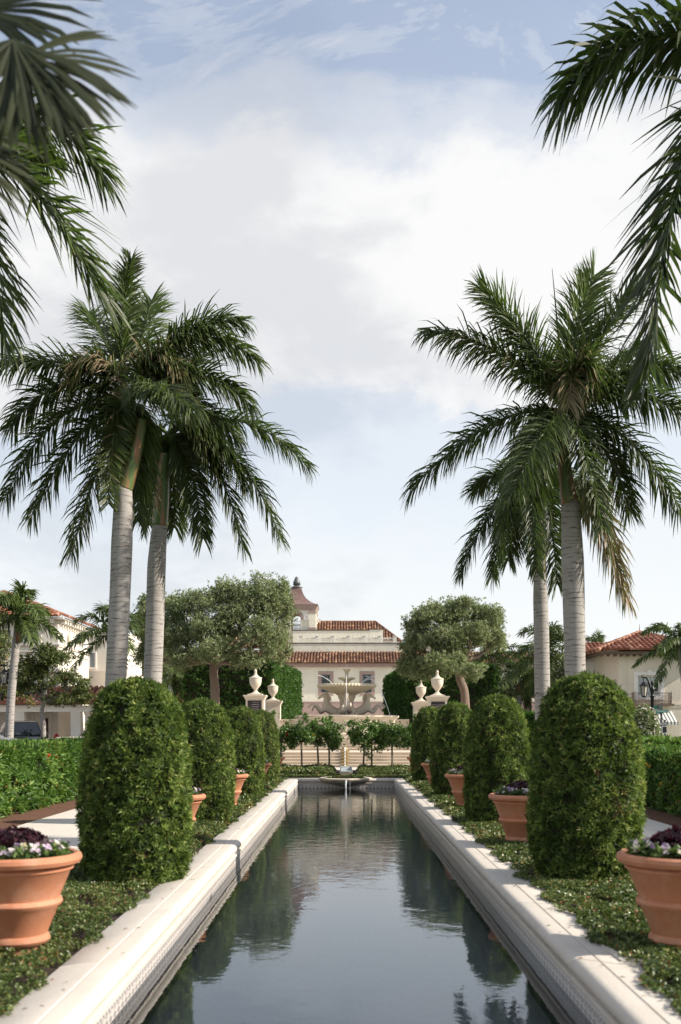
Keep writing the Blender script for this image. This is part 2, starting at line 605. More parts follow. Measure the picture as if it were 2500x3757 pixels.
# water: fresnel mirror over a clear tinted sheet
m, t, p, o = newmat('pool_water')
t.nodes.remove(p)
gl = nd(t, 'ShaderNodeBsdfGlossy'); gl.inputs['Roughness'].default_value = .015; gl.inputs['Color'].default_value = (.93, .95, .97, 1)
trn = nd(t, 'ShaderNodeBsdfTransparent'); trn.inputs['Color'].default_value = (.87, .89, .90, 1)
fr = nd(t, 'ShaderNodeFresnel'); fr.inputs['IOR'].default_value = 1.6
geo = nd(t, 'ShaderNodeTexCoord')
mp = nd(t, 'ShaderNodeMapping'); mp.inputs['Scale'].default_value = (1.0, 1.0, 1.0)
t.links.new(geo.outputs['Object'], mp.inputs[0])
n1 = nd(t, 'ShaderNodeTexNoise'); n1.inputs['Scale'].default_value = 3.2; n1.inputs['Detail'].default_value = 3; n1.inputs['Distortion'].default_value = .5
n2 = nd(t, 'ShaderNodeTexNoise'); n2.inputs['Scale'].default_value = 11.; n2.inputs['Detail'].default_value = 2
t.links.new(mp.outputs[0], n1.inputs['Vector']); t.links.new(mp.outputs[0], n2.inputs['Vector'])
sy = nd(t, 'ShaderNodeSeparateXYZ'); t.links.new(geo.outputs['Object'], sy.inputs[0])
amp = nd(t, 'ShaderNodeMapRange')      # livelier under the spout at the far end
t.links.new(sy.outputs[1], amp.inputs['Value'])
amp.inputs['From Min'].default_value = 8.; amp.inputs['From Max'].default_value = 34.; amp.inputs['To Min'].default_value = .35; amp.inputs['To Max'].default_value = 1.5
h = mth(t, 'MULTIPLY', mth(t, 'ADD', n1.outputs['Fac'], mth(t, 'MULTIPLY', n2.outputs['Fac'], .28)), amp.outputs[0])
bmp_ = nd(t, 'ShaderNodeBump'); bmp_.inputs['Strength'].default_value = .085; bmp_.inputs['Distance'].default_value = .05
t.links.new(h, bmp_.inputs['Height'])
for n_ in (gl, fr):
    t.links.new(bmp_.outputs[0], n_.inputs['Normal'])
mxs = nd(t, 'ShaderNodeMixShader')
t.links.new(fr.outputs[0], mxs.inputs[0]); t.links.new(trn.outputs[0], mxs.inputs[1]); t.links.new(gl.outputs[0], mxs.inputs[2])
t.links.new(mxs.outputs[0], o.inputs['Surface'])
M['water'] = m

# falling water
m, t, p, o = newmat('falling_water')
t.nodes.remove(p)
dif = nd(t, 'ShaderNodeBsdfPrincipled'); dif.inputs['Base Color'].default_value = (.85, .88, .9, 1); dif.inputs['Roughness'].default_value = .1
trn = nd(t, 'ShaderNodeBsdfTransparent')
mxs = nd(t, 'ShaderNodeMixShader')
t.links.new(ramp(t, noise(t, 30, 3), [(.35, (.25, .25, .25)), (.6, (.95, .95, .95))]), mxs.inputs[0])
t.links.new(trn.outputs[0], mxs.inputs[1]); t.links.new(dif.outputs[0], mxs.inputs[2]); t.links.new(mxs.outputs[0], o.inputs['Surface'])
M['jet'] = m

# royal palm bark: pale grey with leaf-scar rings
m, t, p, o = newmat('royal_palm_bark')
tcn = nd(t, 'ShaderNodeTexCoord'); sx = nd(t, 'ShaderNodeSeparateXYZ'); t.links.new(tcn.outputs['Object'], sx.inputs[0])
zz = mth(t, 'ADD', sx.outputs[2], mth(t, 'ADD', mth(t, 'MULTIPLY', noise(t, 3., 3), .14), mth(t, 'MULTIPLY', noise(t, .8, 2, .5, (.3, .3, 2.2)), .7)))
fq = mth(t, 'FRACT', mth(t, 'MULTIPLY', zz, 8.5))
ringm = mth(t, 'MULTIPLY', mth(t, 'LESS_THAN', fq, .26), ramp(t, noise(t, 2.2, 4, .6, (2., 2., 5.)), [(.40, (0, 0, 0)), (.62, (1, 1, 1))]))
c = mixc(t, noise(t, 3, 6, .65), (.40, .375, .35), (.29, .27, .25))
c = mixc(t, mth(t, 'MULTIPLY', ringm, .9), c, (.085, .073, .064))
blot = ramp(t, noise(t, .9, 6, .65, (1, 1, .7)), [(.53, (0, 0, 0)), (.72, (1, 1, 1))])
c = mixc(t, mth(t, 'MULTIPLY', blot, .8), c, (.15, .125, .105))
spk = ramp(t, noise(t, 35, 4, .7), [(.58, (0, 0, 0)), (.7, (1, 1, 1))])
c = mixc(t, mth(t, 'MULTIPLY', spk, .3), c, (.11, .10, .09))
t.links.new(c, p.inputs['Base Color'])
p.inputs['Roughness'].default_value = .85
p.inputs['Specular IOR Level'].default_value = .2
bump(t, p, fq, .12, .02)
M['palmbark'] = m
m, t, p, o = newmat('crownshaft')
c = mixc(t, ramp(t, noise(t, 1.6, 4, .5, (3, 3, .5)), [(.45, (0, 0, 0)), (.56, (1, 1, 1))]), (.085, .135, .035), (.25, .125, .06))
t.links.new(c, p.inputs['Base Color']); p.inputs['Roughness'].default_value = .4
M['shaft'] = m
m, t, p, o = newmat('rough_bark')
c = mixc(t, noise(t, 5, 6, .7, (3, 3, .6)), (.26, .19, .145), (.11, .08, .06))
t.links.new(c, p.inputs['Base Color']); p.inputs['Roughness'].default_value = .9
bump(t, p, noise(t, 9, 6, .7, (3, 3, .5)), .8, .05)
M['bark'] = m
M['greybark'] = plain('grey_bark', (.27, .25, .23), .85, var=.35, scale=8, bmp=.3)

def tilemat(name, a, b, c_):
    m, t, p, o = newmat(name)
    c = ramp(t, attr(t), [(0, a), (.5, b), (.85, c_), (1, tuple(min(1, k * 1.25) for k in c_))])
    c = mixc(t, mth(t, 'MULTIPLY', noise(t, 7, 5, .7), .5), c, tuple(k * .55 for k in a))
    t.links.new(c, p.inputs['Base Color']); p.inputs['Roughness'].default_value = .85
    p.inputs['Specular IOR Level'].default_value = .2
    return m
M['rooftile'] = tilemat('aged_clay_tile', (.12, .065, .045), (.22, .115, .075), (.42, .25, .15))
M['redtile'] = tilemat('red_clay_tile', (.20, .085, .056), (.31, .125, .078), (.46, .25, .17))

M['cream'] = stucco('cream_stucco', (.74, .71, .60), .9, 5.)
M['white_stucco'] = stucco('white_stucco', (.70, .66, .585), .3, 14.)
M['beige'] = stucco('beige_stucco', (.70, .625, .53), .5, 10.)
M['mauve'] = plain('mauve_stone_trim', (.37, .275, .245), .8, var=.12, scale=5)
M['darktrim'] = plain('dark_metal_coping', (.07, .05, .045), .5)
M['trim'] = plain('painted_trim', (.72, .68, .61), .6, var=.06)
M['whitetrim'] = plain('white_trim', (.78, .75, .71), .5, var=.04)
M['copper'] = plain('brown_copper_roof', (.22, .145, .125), .5, .2, .25, 3.)
M['patina'] = plain('dark_patina_metal', (.13, .14, .14), .5, .3, .3, 8.)
M['frame'] = plain('blue_grey_window_frame', (.20, .24, .25), .5)
M['glass'] = plain('dark_window_glass', (.025, .030, .033), .06, 0, .3, 2., spec=.8)
M['paleglass'] = plain('curtained_glass', (.30, .34, .35), .12, 0, .15, 1.5, spec=.7)
M['iron'] = plain('black_iron', (.018, .018, .019), .4, .3, .2, 20)
M['rust'] = plain('brown_iron_railing', (.10, .07, .055), .6, .2, .3, 20)
M['wooddark'] = plain('dark_brown_door', (.055, .028, .020), .5)
M['eave'] = plain('dark_timber_eave', (.15, .105, .08), .8)
M['bronze'] = plain('dark_bronze_plaque', (.035, .026, .028), .45, .2, .2, 6)
M['letter'] = plain('plaque_lettering', (.36, .33, .31), .6, .1)
M['silver'] = plain('silver_car_paint', (.42, .44, .47), .25, .6, .04)
M['black'] = plain('black_car_paint', (.012, .013, .016), .15, .2, .1)
M['rubber'] = plain('black_rubber', (.02, .02, .02), .8)
M['chrome'] = plain('bright_metal', (.6, .6, .6), .2, .9, .05)
M['lampglass'] = plain('lantern_glass', (.46, .42, .38), .15, 0, .1, spec=.6)
M['signgreen'] = plain('green_sign_face', (.02, .22, .17), .45, var=.05)
M['signwhite'] = plain('white_sign_face', (.72, .72, .72), .5, var=.04)
M['signblack'] = plain('black_sign_face', (.015, .015, .016), .5)
M['greypost'] = plain('grey_post', (.10, .10, .10), .6)
M['mulch'] = plain('bark_mulch', (.13, .062, .036), .95, var=.55, scale=28, bmp=.9, bscale=45)
M['lawn'] = plain('grass', (.055, .085, .025), .95, var=.35, scale=3, bmp=.5, bscale=60)
M['asphalt'] = plain('asphalt', (.055, .055, .058), .9, var=.2, scale=20, bmp=.2)
M['birdm'] = plain('dark_plumage', (.03, .026, .024), .7, var=.3, scale=30)
M['beak'] = plain('beak', (.06, .05, .04), .5)
M['stake'] = plain('green_stake', (.03, .07, .05), .5)
M['redpaint'] = plain('red_paint', (.42, .02, .025), .5)
m, t, p, o = newmat('striped_awning_canvas')
tcn = nd(t, 'ShaderNodeTexCoord'); sx = nd(t, 'ShaderNodeSeparateXYZ'); t.links.new(tcn.outputs['Object'], sx.inputs[0])
c = mixc(t, mth(t, 'LESS_THAN', mth(t, 'FRACT', mth(t, 'MULTIPLY', sx.outputs[0], 5.2)), .42), (.72, .71, .68), (.10, .12, .11))
t.links.new(c, p.inputs['Base Color']); p.inputs['Roughness'].default_value = .85
M['awning'] = m


def text_mesh(txt, size, mat, parent, loc, rot, name='lettering', align='CENTER', ext=.002):
    cu = bpy.data.curves.new('t', 'FONT')
    cu.body = txt; cu.size = size; cu.align_x = align; cu.align_y = 'CENTER'; cu.extrude = ext
    to = bpy.data.objects.new('t', cu)
    COL.objects.link(to)
    bpy.context.view_layer.update()
    me = bpy.data.meshes.new_from_object(to.evaluated_get(bpy.context.evaluated_depsgraph_get()))
    bpy.data.objects.remove(to)
    me.name = name
    me.materials.clear(); me.materials.append(mat)
    o = link(name, me, parent)
    o.location = Vector(loc) - ORG[parent]
    o.rotation_euler = rot
    return o

# ================================================================== SETTING
PCX = .04                                          # the pool's axis
PX0, PX1, PY0, PY1 = 1.52, 1.96, 2.6, 34.1        # pool inner half width, coping outer half width, near and far end


def sheet(name, quads, mat):
    b = MB()
    for (x0, y0, x1, y1, z) in quads:
        b.poly([(x0, y0, z), (x1, y0, z), (x1, y1, z), (x0, y1, z)])
    o = b.build(name, mat)
    return tag(o, kind='structure')


HO = 1.9
sheet('ground', [(-900, -300, -HO, 1500, -.06), (HO, -300, 900, 1500, -.06), (-HO, -300, HO, 2.2, -.06), (-HO, 34.6, HO, 1500, -.06)], M['lawn'])
sheet('mulch_bed', [(-7.6, -3, -5.4, 41, -.02), (5.4, -3, 7.6, 41, -.02)], M['mulch'])
sheet('soil_bed', [(-3.12, -3, -HO, 41.2, -.03), (HO, -3, 3.12, 41.2, -.03), (-HO, 34.6, HO, 41.2, -.03)], M['soil'])
sheet('path', [(-5.4, -3, -3.12, 41.2, 0), (3.12, -3, 5.4, 41.2, 0), (-9, 41.2, 9, 44.3, 0)], M['path'])
b = MB(); b.box((-34, 30, -.2), (-9.5, 53, .30)); tag(b.build('road', M['asphalt']), kind='structure')
b = MB(); b.box((-34, 53.001, -.2), (-9.5, 62, .42)); tag(b.build('pavement', M['path']), kind='structure')

# raised plaza with the two flights of steps in front of it
b = MB()
for i in range(5):
    y = 44.3 + .36 * i
    b.box((-5.2, y, -.1), (5.2, y + .42 if i < 4 else 49.5, .12 * (i + 1) - .045))
    b.box((-5.2, y - .035, .12 * (i + 1) - .045), (5.2, y + .40 if i < 4 else 49.47, .12 * (i + 1)), 0)
for i in range(5):
    y = 49.5 + .36 * i
    z = .6 + .12 * (i + 1)
    b.box((-4.9, y, 0), (4.9, y + .42 if i < 4 else 51.6, z - .045))
    b.box((-4.9, y - .035, z - .045), (4.9, y + .40 if i < 4 else 51.58, z))
tag(b.build('steps', M['step']), kind='structure')
b = MB()
b.box((-14, 51.59, -.2), (14, 140, 1.199))
b.box((-14, 49.6, -.2), (-4.901, 51.589, 1.15)); b.box((4.901, 49.6, -.2), (14, 51.589, 1.15))
tag(b.build('plaza', M['path']), kind='structure')

# ================================================================== POOL
pool = thing('reflecting_pool', (0, 18, 0), 'long narrow reflecting pool edged with pale rounded stone coping', 'pool')


def coping():
    # cross-section (distance inwards from outer edge, height): flat outer slab, groove, rounded nose over the water
    w = PX1 - PX0
    sec = [(0, -.14), (0, -.004), (.006, 0), (w - .205, 0), (w - .20, -.008), (w - .194, -.008), (w - .188, .0)]
    for k in range(9):
        a = k / 8 * math.pi / 2 * 1.9
        sec.append((w - .088 + .076 * math.sin(a), -.062 + .062 * math.cos(a)))
    sec += [(w - .026, -.128), (w - .016, -.134), (w - .016, -.158), (w - .028, -.165)]
    b = MB()
    rings = []
    for cx, cy, sx_, sy_ in ((-1, 0, 1, 1), (-1, 1, 1, -1), (1, 1, -1, -1), (1, 0, -1, 1)):
        X0 = PCX + cx * PX1
        Y0 = PY0 - (PX1 - PX0) if cy == 0 else PY1 + (PX1 - PX0)
        rings.append([(X0 + sx_ * d, Y0 + sy_ * d, z) for d, z in sec])
    rings.append(rings[0])
    # long sides get subdivided so the joints can be cut between slabs
    full = []
    for a, c in zip(rings[:-1], rings[1:]):
        L = (Vector(c[0]) - Vector(a[0])).length
        n = max(1, int(L / 2.4))
        for k in range(n):
            f0, f1 = k / n, (k + 1) / n
            g = .007 / L
            for f, dz in ((f0 + g, 0), (f1 - g, 0), (f1 - g * .9, -.014), (f1 + g * .9, -.014)):
                full.append([(p[0] + (q[0] - p[0]) * f, p[1] + (q[1] - p[1]) * f, p[2] + dz) for p, q in zip(a, c)])
    b.loft(full, cap=False, close=False)
    b.build('coping', M['coping'], pool, smooth=35)


coping()
b = MB()
e = PX0 + .03
for (x0, y0, x1, y1) in ((PCX - e, PY0, PCX - e, PY1 + .03), (PCX - e, PY1 + .03, PCX + e, PY1 + .03), (PCX + e, PY1 + .03, PCX + e, PY0), (PCX + e, PY0, PCX - e, PY0)):
    b.poly([(x0, y0, -.8), (x1, y1, -.8), (x1, y1, -.15), (x0, y0, -.15)])
ORG[pool] = Vector((0, 18, 0))
b.build('tile_lining', M['tile'], pool)
b = MB(); b.poly([(PCX - e, PY0, -.66), (PCX + e, PY0, -.66), (PCX + e, PY1 + .03, -.66), (PCX - e, PY1 + .03, -.66)])
b.build('pool_floor', M['floor'], pool)
b = MB(); b.poly([(PCX - e, PY0, -.30), (PCX + e, PY0, -.30), (PCX + e, PY1 + .03, -.30), (PCX - e, PY1 + .03, -.30)])
tag(b.build('water', M['water']), kind='structure')

# spill basin and spout at the far end of the pool
sb = thing('spill_basin', (.02, 34.25, .02), 'shallow scalloped stone basin spilling into the far end of the pool', 'basin')
ORG[sb] = Vector((.02, 34.25, .05)); b = MB()
lob = lambda i, z: 1 + .035 * math.cos(i / 48 * 2 * math.pi * 8)
b.lathe([(.10, -.26), (.2, -.24), (.42, -.18), (.66, -.11), (.78, -.06), (.83, -.02), (.84, .02), (.80, .045), (.74, .03), (.55, -.01), (.2, -.02), (.001, -.02)], (.02, 34.25, .02), 48, wob=lob)
b.build('bowl', M['spill'], sb, smooth=50)
b = MB(); b.lathe([(.71, .034), (.001, .036)], (.02, 34.25, .02), 48)
b.build('water_film', M['water'], sb)
b = MB(); b.tube([(.03, 33.43, .03), (.03, 33.38, -.05), (.03, 33.36, -.36)], [.035, .03, .022], 6)
b.build('falling_water', M['jet'], sb, smooth=True)
for k in range(1):
    b = MB(); b.tube([(.16 + .10 * k, 33.46 + .03 * k, -.03), (.16 + .10 * k, 33.43 + .03 * k, -.36)], .004, 5)
    b.build('drip', M['jet'], sb)
sp = thing('spout_block', (.04, 35.2, 0), 'small stone water spout with a clear sheet of water, above the spill basin', 'water spout')
b = MB()
b.box((-.13, 34.92, -.03), (.21, 35.6, .14)); b.box((-.17, 34.9, .14), (.25, 35.7, .19))
b.box((-.10, 34.80, -.03), (.18, 34.92, .07))
b.build('block', M['spill'], sp)
b = MB(); b.loft([[(-.12, 35.7, .34), (.20, 35.7, .34), (.20, 35.7, .355), (-.12, 35.7, .355)], [(-.12, 35.0, .30), (.20, 35.0, .30), (.20, 35.0, .315), (-.12, 35.0, .315)], [(-.12, 34.88, .20), (.20, 34.88, .20), (.20, 34.9, .21), (-.12, 34.9, .21)]])
b.box((-.16, 34.9, .19), (-.12, 35.7, .36)); b.box((.20, 34.9, .19), (.24, 35.7, .36))
b.build('weir', plain('wet_grey_stone', (.36, .40, .41), .12, var=.2, spec=.7), sp)

# little stepped runnel that comes down the lower flight
rn = thing('cascade_runnel', (.0, 45, 0), 'narrow golden stained water cascade stepping down the middle of the stairs', 'cascade')
b = MB()
gold = stone('golden_stained_stone', (.50, .40, .22), (.30, .22, .09), 6., .4)
for i in range(5):
    y = 44.3 + .36 * i; z = .12 * (i + 1)
    b = MB(); b.lathe([(.03, -.09), (.10, -.05), (.17, .0), (.19, .03), (.15, .03), (.1, .0), (.001, -.01)], (0, y - .02, z + .0), 12)
    b.build('basin', gold, rn, smooth=40)
b = MB(); b.ball((0, 46.3, .72), .10, 10, 6, (1.3, .8, 1)); b.box((-.2, 46.2, .601), (.2, 46.5, .66)); b.build('spout_head', gold, rn, smooth=40)
for i in range(5):
    y = 44.3 + .36 * i; z = .12 * (i + 1)
    b = MB(); b.tube([(0, y - .1, z + .02), (0, y - .2, z - .05), (0, y - .22, z - .1)], [.04, .03, .02], 6)
    b.build('falling_water', M['jet'], rn, smooth=True)
b = MB(); b.tube([(0, 46.2, .78), (0, 46.1, .72), (0, 46.05, .62)], [.03, .04, .03], 6)
b.build('falling_water', M['jet'], rn, smooth=True)

# ------------------------------------------------------------------ ground cover (nobody could count it)
lm = LM(11)
r = lm.r
def strip(n, x0, x1, y0, y1, size, h, pw=1.0):
    y = y0 + (y1 - y0) * r.random(int(n * 1.25)) ** pw
    x = r.uniform(x0, x1, len(y))
    thin = np.sin(x * 7.3 + 2.1 * np.sin(y * 1.3)) * np.sin(y * 2.9 + 1.7 * np.sin(x * 3.1))
    ok = r.random(len(y)) > np.clip((thin - .45) * 2.0, 0, .85)
    x, y = x[ok], y[ok]; n = len(x); size = size * r.uniform(.75, 1.2)
    x = np.where(np.abs(x) < 2.05, x * (1 + .022 * np.sin(y * 3.7) + .02 * np.sin(y * 9.1 + 1)), x)
    mound = .5 + .5 * np.sin(x * 5.1 + np.sin(y * 1.7) * 2) * np.sin(y * 3.3 + x)
    edge = np.minimum(np.minimum(x - x0, x1 - x) / .10, 1)
    z = (h * (.55 + .45 * mound)) * np.clip(edge, .25, 1) * r.uniform(.15, 1.0, n) ** .5 - .02
    z = np.where(np.abs(x - PCX) < PX1, np.maximum(z, .006 + .02 * r.random(n)), z)
    P = np.stack([x, y, z], 1)
    A = np.stack([r.normal(0, .55, n), r.normal(0, .55, n), np.ones(n)], 1)
    big = np.clip(.42 + .2 * np.sin(x * 3 + y * .9) * np.sin(y * 2.1), 0, 1)
    T = np.clip(r.normal(0, .22, n) + big, 0, 1)
    T = np.where(r.random(n) < .05, r.uniform(.93, 1, n), T)
    lm.rosettes(P, A, 5, size, size * .55, T, (40, 85), .12)
for s in (-1, 1):
    xa, xb = (PX1 - .05, 3.14)
    x0, x1 = (xa, xb) if s > 0 else (-xb, -xa)
    strip(14000, x0, x1, 4.5, 11, .030, .10)
    strip(9500, x0, x1, 11, 20, .038, .10)
    strip(7500, x0, x1, 20, 41, .05, .12)
strip(4200, -3.1, -.35, 35.6, 41.2, .07, .26); strip(4200, .45, 3.1, 35.6, 41.2, .07, .26)
strip(2200, -3.1, 3.1, 34.72, 35.6, .06, .10)
tag(lm.build('ground_cover', M['ground']), kind='stuff', label='low leafy ground cover spreading round the pots beside the pool', cat='ground cover')

# a few fallen leaves and twigs on the coping and path
lm = LM(17); r = lm.r
n = 90
sd_ = r.choice([-1, 1], n)
P = np.stack([PCX + sd_ * r.uniform(PX0 + .06, PX1 - .02, n), 5 + 29 * r.random(n) ** 1.6, np.full(n, .004)], 1)
k = 50
P = np.concatenate([P, np.stack([r.choice([-1, 1], k) * r.uniform(3.2, 5.3, k), r.uniform(10, 34, k), np.full(k, .005)], 1)])
D = r.normal(0, 1, (len(P), 3)); D[:, 2] = .08
lm.leaves(P, D, np.tile([0, 0, 1.], (len(P), 1)), r.uniform(.025, .06, len(P)), r.uniform(.006, .018, len(P)), r.uniform(.9, 1, len(P)))
tag(lm.build('leaf_litter', M['ground']), kind='stuff', label='scattered small fallen leaves on the stone coping and paths', cat='fallen leaves')

# ================================================================== POTS
def pot_profile():
    return [(.17, 0), (.19, .008), (.20, .06), (.226, .073), (.241, .10), (.233, .13), (.217, .142), (.297, .335), (.318, .348), (.329, .372), (.319, .396), (.306, .403),
            (.386, .60), (.405, .611), (.408, .628), (.393, .642), (.42, .646), (.453, .657), (.468, .685), (.462, .712), (.438, .728), (.41, .722), (.396, .70), (.388, .60), (.36, .59)]


def make_pot(label):
    t = thing('terracotta_pot', (0, 0, 0), label, 'plant pot', 'terracotta pots along the pool')
    b = MB(); b.lathe(pot_profile(), (0, 0, 0), 56)
    b.build('pot', M['terracotta'], t, smooth=40)
    b = MB(); b.lathe([(.389, .64), (.2, .67), (.001, .68)], (0, 0, 0), 32)
    b.build('soil', M['soil'], t, smooth=True)
    lm = LM(5); r = lm.r
    n = 380
    a = r.uniform(0, 2 * np.pi, n); q = np.sqrt(r.uniform(.25, 1, n)) * .37
    P = np.stack([q * np.cos(a), q * np.sin(a), .68 + r.uniform(0, .09, n)], 1)
    A = np.stack([np.cos(a) * .5, np.sin(a) * .5, np.ones(n)], 1)
    lm.rosettes(P, A, 6, .06, .022, r.uniform(0, 1, n), (25, 85))
    lm.build('bedding_foliage', M['pansy_leaf'], t)
    lm = LM(6); r = lm.r
    n = 62
    a = r.uniform(0, 2 * np.pi, n); q = np.sqrt(r.uniform(.3, 1, n)) * .38
    P = np.stack([q * np.cos(a), q * np.sin(a), .75 + r.uniform(0, .06, n)], 1)
    A = np.stack([np.cos(a) * .9, np.sin(a) * .9, np.ones(n) * .8], 1)
    lm.rosettes(P, A, 5, .030, .032, r.uniform(0, 1, n), (55, 85), .05)
    tag(lm.build('pansies', M['pansy'], t), kind='stuff')
    lm = LM(8); r = lm.r
    n = 330
    a = r.uniform(0, 2 * np.pi, n); el_ = r.uniform(.05, 1.5, n)
    rr = r.uniform(.75, 1.0, n)
    P = np.stack([.25 * rr * np.cos(a) * np.cos(el_), .25 * rr * np.sin(a) * np.cos(el_), .69 + .175 * rr * np.sin(el_)], 1)
    A = np.stack([np.cos(a) * np.cos(el_), np.sin(a) * np.cos(el_), np.sin(el_)], 1)
    lm.rosettes(P, A, 6, .075, .052, r.uniform(0, 1, n), (35, 85), .15)
    lm.build('dark_foliage', M['purple'], t)
    return t


pot_y = [7.75, 14.75, 21.3, 27.9, 34.3]
ordn = ['nearest', 'second', 'third', 'fourth', 'farthest']
pot0 = None
for s in (-1, 1):
    for i, y in enumerate(pot_y):
        side = 'left' if s < 0 else 'right'
        lab = {(-1, 0): 'big terracotta pot cut by the left picture edge, purple foliage with pansies', (1, 0): 'big terracotta pot cut by the right picture edge, purple foliage with pansies'}.get((s, i),
              '%s terracotta pot of pansies from the camera in the row %s of the pool' % (ordn[i], side))
        loc = (-2.395 if s < 0 else 2.46, y, -.03)
        if pot0 is None:
            pot0 = make_pot(lab); pot0.location = loc
        else:
            dup(pot0, loc, None, lab, rz=1.3 * i + .7 * s)
for loc, lab in (((-2.42, 14.55, -.015), 'worn flat stone slab under the second left terracotta pot'), ((2.2, 7.62, -.015), 'worn flat stone slab under the nearest right terracotta pot')):
    b = MB()
    b.prism([(loc[0] + x, loc[1] + y) for x, y in ((-.3, -.33), (.22, -.36), (.34, -.25), (.33, .24), (.2, .33), (-.31, .3))], -.03, .012)
    tag(b.build('stone_slab', M['coping'], at=(loc[0], loc[1], -.03)), lab, 'stone slab', 'slabs under pots')

# ================================================================== TOPIARY COLUMNS
TP = [(0, .80), (.05, .87), (.15, .95), (.30, 1.0), (.50, .985), (.62, .955), (.72, .905), (.81, .83), (.88, .73), (.93, .61), (.965, .46), (.987, .28), (1, .01)]


def topiary_meshes(seed, H=2.22, Rr=.585, nros=6500, lf=.060):
    lm = LM(seed); r = lm.r
    zs = np.array([a for a, _ in TP]) * H; rs = np.array([b for _, b in TP]) * Rr
    seg = np.hypot(np.diff(zs), np.diff(rs)) * (rs[1:] + rs[:-1]) + 1e-6
    ci = r.choice(len(seg), nros, p=seg / seg.sum()); f = r.random(nros)
    z = zs[ci] + (zs[ci + 1] - zs[ci]) * f; rad = rs[ci] + (rs[ci + 1] - rs[ci]) * f
    a = r.uniform(0, 2 * np.pi, nros)
    nz = -(rs[ci + 1] - rs[ci]); nr = (zs[ci + 1] - zs[ci])
    Nn = nrm(np.stack([np.cos(a) * nr, np.sin(a) * nr, nz], 1))
    lump = .030 * np.sin(a * 5 + z * 4 + seed) + .028 * np.sin(a * 9 - z * 7) + .02 * np.sin(z * 15 + a * 3)
    hole = np.zeros(nros)
    for q in range(46):                              # hollow patches, pushed in and tinted darker to paint in shaded gaps
        a_, z_ = r.uniform(0, 2 * np.pi), r.uniform(.1, H - .2)
        dd = np.hypot(((a - a_ + np.pi) % (2 * np.pi) - np.pi) * Rr, (z - z_) * r.uniform(.7, 1.6))
        hole = np.maximum(hole, np.exp(-(dd / r.uniform(.05, .10)) ** 2))
    P = np.stack([rad * np.cos(a), rad * np.sin(a), z], 1) + Nn * (lump * .45 - r.uniform(.005, .06, nros) - .12 * hole)[:, None]
    A = Nn + np.array([0, 0, .35]) + r.normal(0, .38, (nros, 3))
    pat = .5 + .5 * np.sin(a * 3 + seed * 2) * np.sin(z * 3.1 + a)
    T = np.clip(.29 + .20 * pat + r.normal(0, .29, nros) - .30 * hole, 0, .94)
    br_a, br_z = r.uniform(0, 6.28), r.uniform(.5, 1.8)
    T = np.where((np.hypot(((a - br_a + np.pi) % (2 * np.pi) - np.pi) * Rr, z - br_z) < .16) & (r.random(nros) < .35), 1.0, T)
    T = np.where((r.random(nros) < .006), 1.0, T)
    lm.rosettes(P, A, 9, lf, .0125, T, (20, 80), .06)
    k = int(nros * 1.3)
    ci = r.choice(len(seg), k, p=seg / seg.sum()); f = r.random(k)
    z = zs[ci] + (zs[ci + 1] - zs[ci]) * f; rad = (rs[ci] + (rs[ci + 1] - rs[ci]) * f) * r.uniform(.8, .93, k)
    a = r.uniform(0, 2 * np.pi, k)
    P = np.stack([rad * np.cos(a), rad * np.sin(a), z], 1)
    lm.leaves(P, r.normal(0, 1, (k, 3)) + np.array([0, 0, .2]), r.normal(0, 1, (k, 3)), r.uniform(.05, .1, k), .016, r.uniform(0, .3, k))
    return lm


def make_topiary(seed, label, nr):
    t = thing('topiary_column', (0, 0, 0), label, 'topiary', 'clipped topiary columns along the pool')
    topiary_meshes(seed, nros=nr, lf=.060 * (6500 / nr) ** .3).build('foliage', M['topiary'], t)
    b = MB(); b.lathe([(q * .585 * .84, z * 2.22 * .965) for z, q in TP], (0, 0, 0), 28)
    b.build('twig_core', M['twig'], t, smooth=True)
    return t


tops = [(-2.235, 11.35, .98, 1.0), (-2.43, 18.1, .965, .92), (-2.40, 24.7, .97, .92), (-2.44, 31.3, .985, .88),
        (2.585, 11.4, 1.0, 1.0), (2.6, 18.1, .995, .98), (2.56, 24.7, 1.015, .95), (2.5, 31.3, 1.03, .92)]
tnames = ['nearest', 'second', 'third', 'farthest']
protos = []
for i, (x, y, hz, wz) in enumerate(tops):
    lab = '%s dark green clipped topiary column of the row %s of the pool' % (tnames[i % 4], 'left' if x < 0 else 'right')
    o = make_topiary(21 + i, lab, (6500, 5200, 4200, 3600)[i % 4])
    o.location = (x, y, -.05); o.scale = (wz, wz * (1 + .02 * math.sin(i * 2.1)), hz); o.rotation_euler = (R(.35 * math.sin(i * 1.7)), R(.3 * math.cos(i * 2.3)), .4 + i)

# small bird on the right coping
bd = thing('bird', (1.87, 18.2, 0), 'tiny dark bird standing on the right pool coping', 'bird')
b = MB()
b.tube([(1.98, 18.2, .038), (1.93, 18.2, .04), (1.895, 18.2, .052), (1.862, 18.2, .07), (1.848, 18.2, .09), (1.842, 18.2, .105), (1.83, 18.2, .112)], [.006, .014, .026, .027, .017, .016, .004], 8)
b.tube([(1.95, 18.2, .04), (2.03, 18.2, .022)], [.012, .008], 6)
b.build('body', M['birdm'], bd, smooth=True)
b = MB(); b.tube([(1.832, 18.2, .108), (1.812, 18.2, .105)], [.006, .001], 5); b.build('beak', M['beak'], bd)
for q in (-.012, .012):
    b = MB(); b.tube([(1.872, 18.2 + q, .045), (1.868, 18.2 + q, 0)], .003, 4); b.tube([(1.868, 18.2 + q, .003), (1.85, 18.2 + q, .002)], .002, 4)
    b.build('leg', M['beak'], bd)

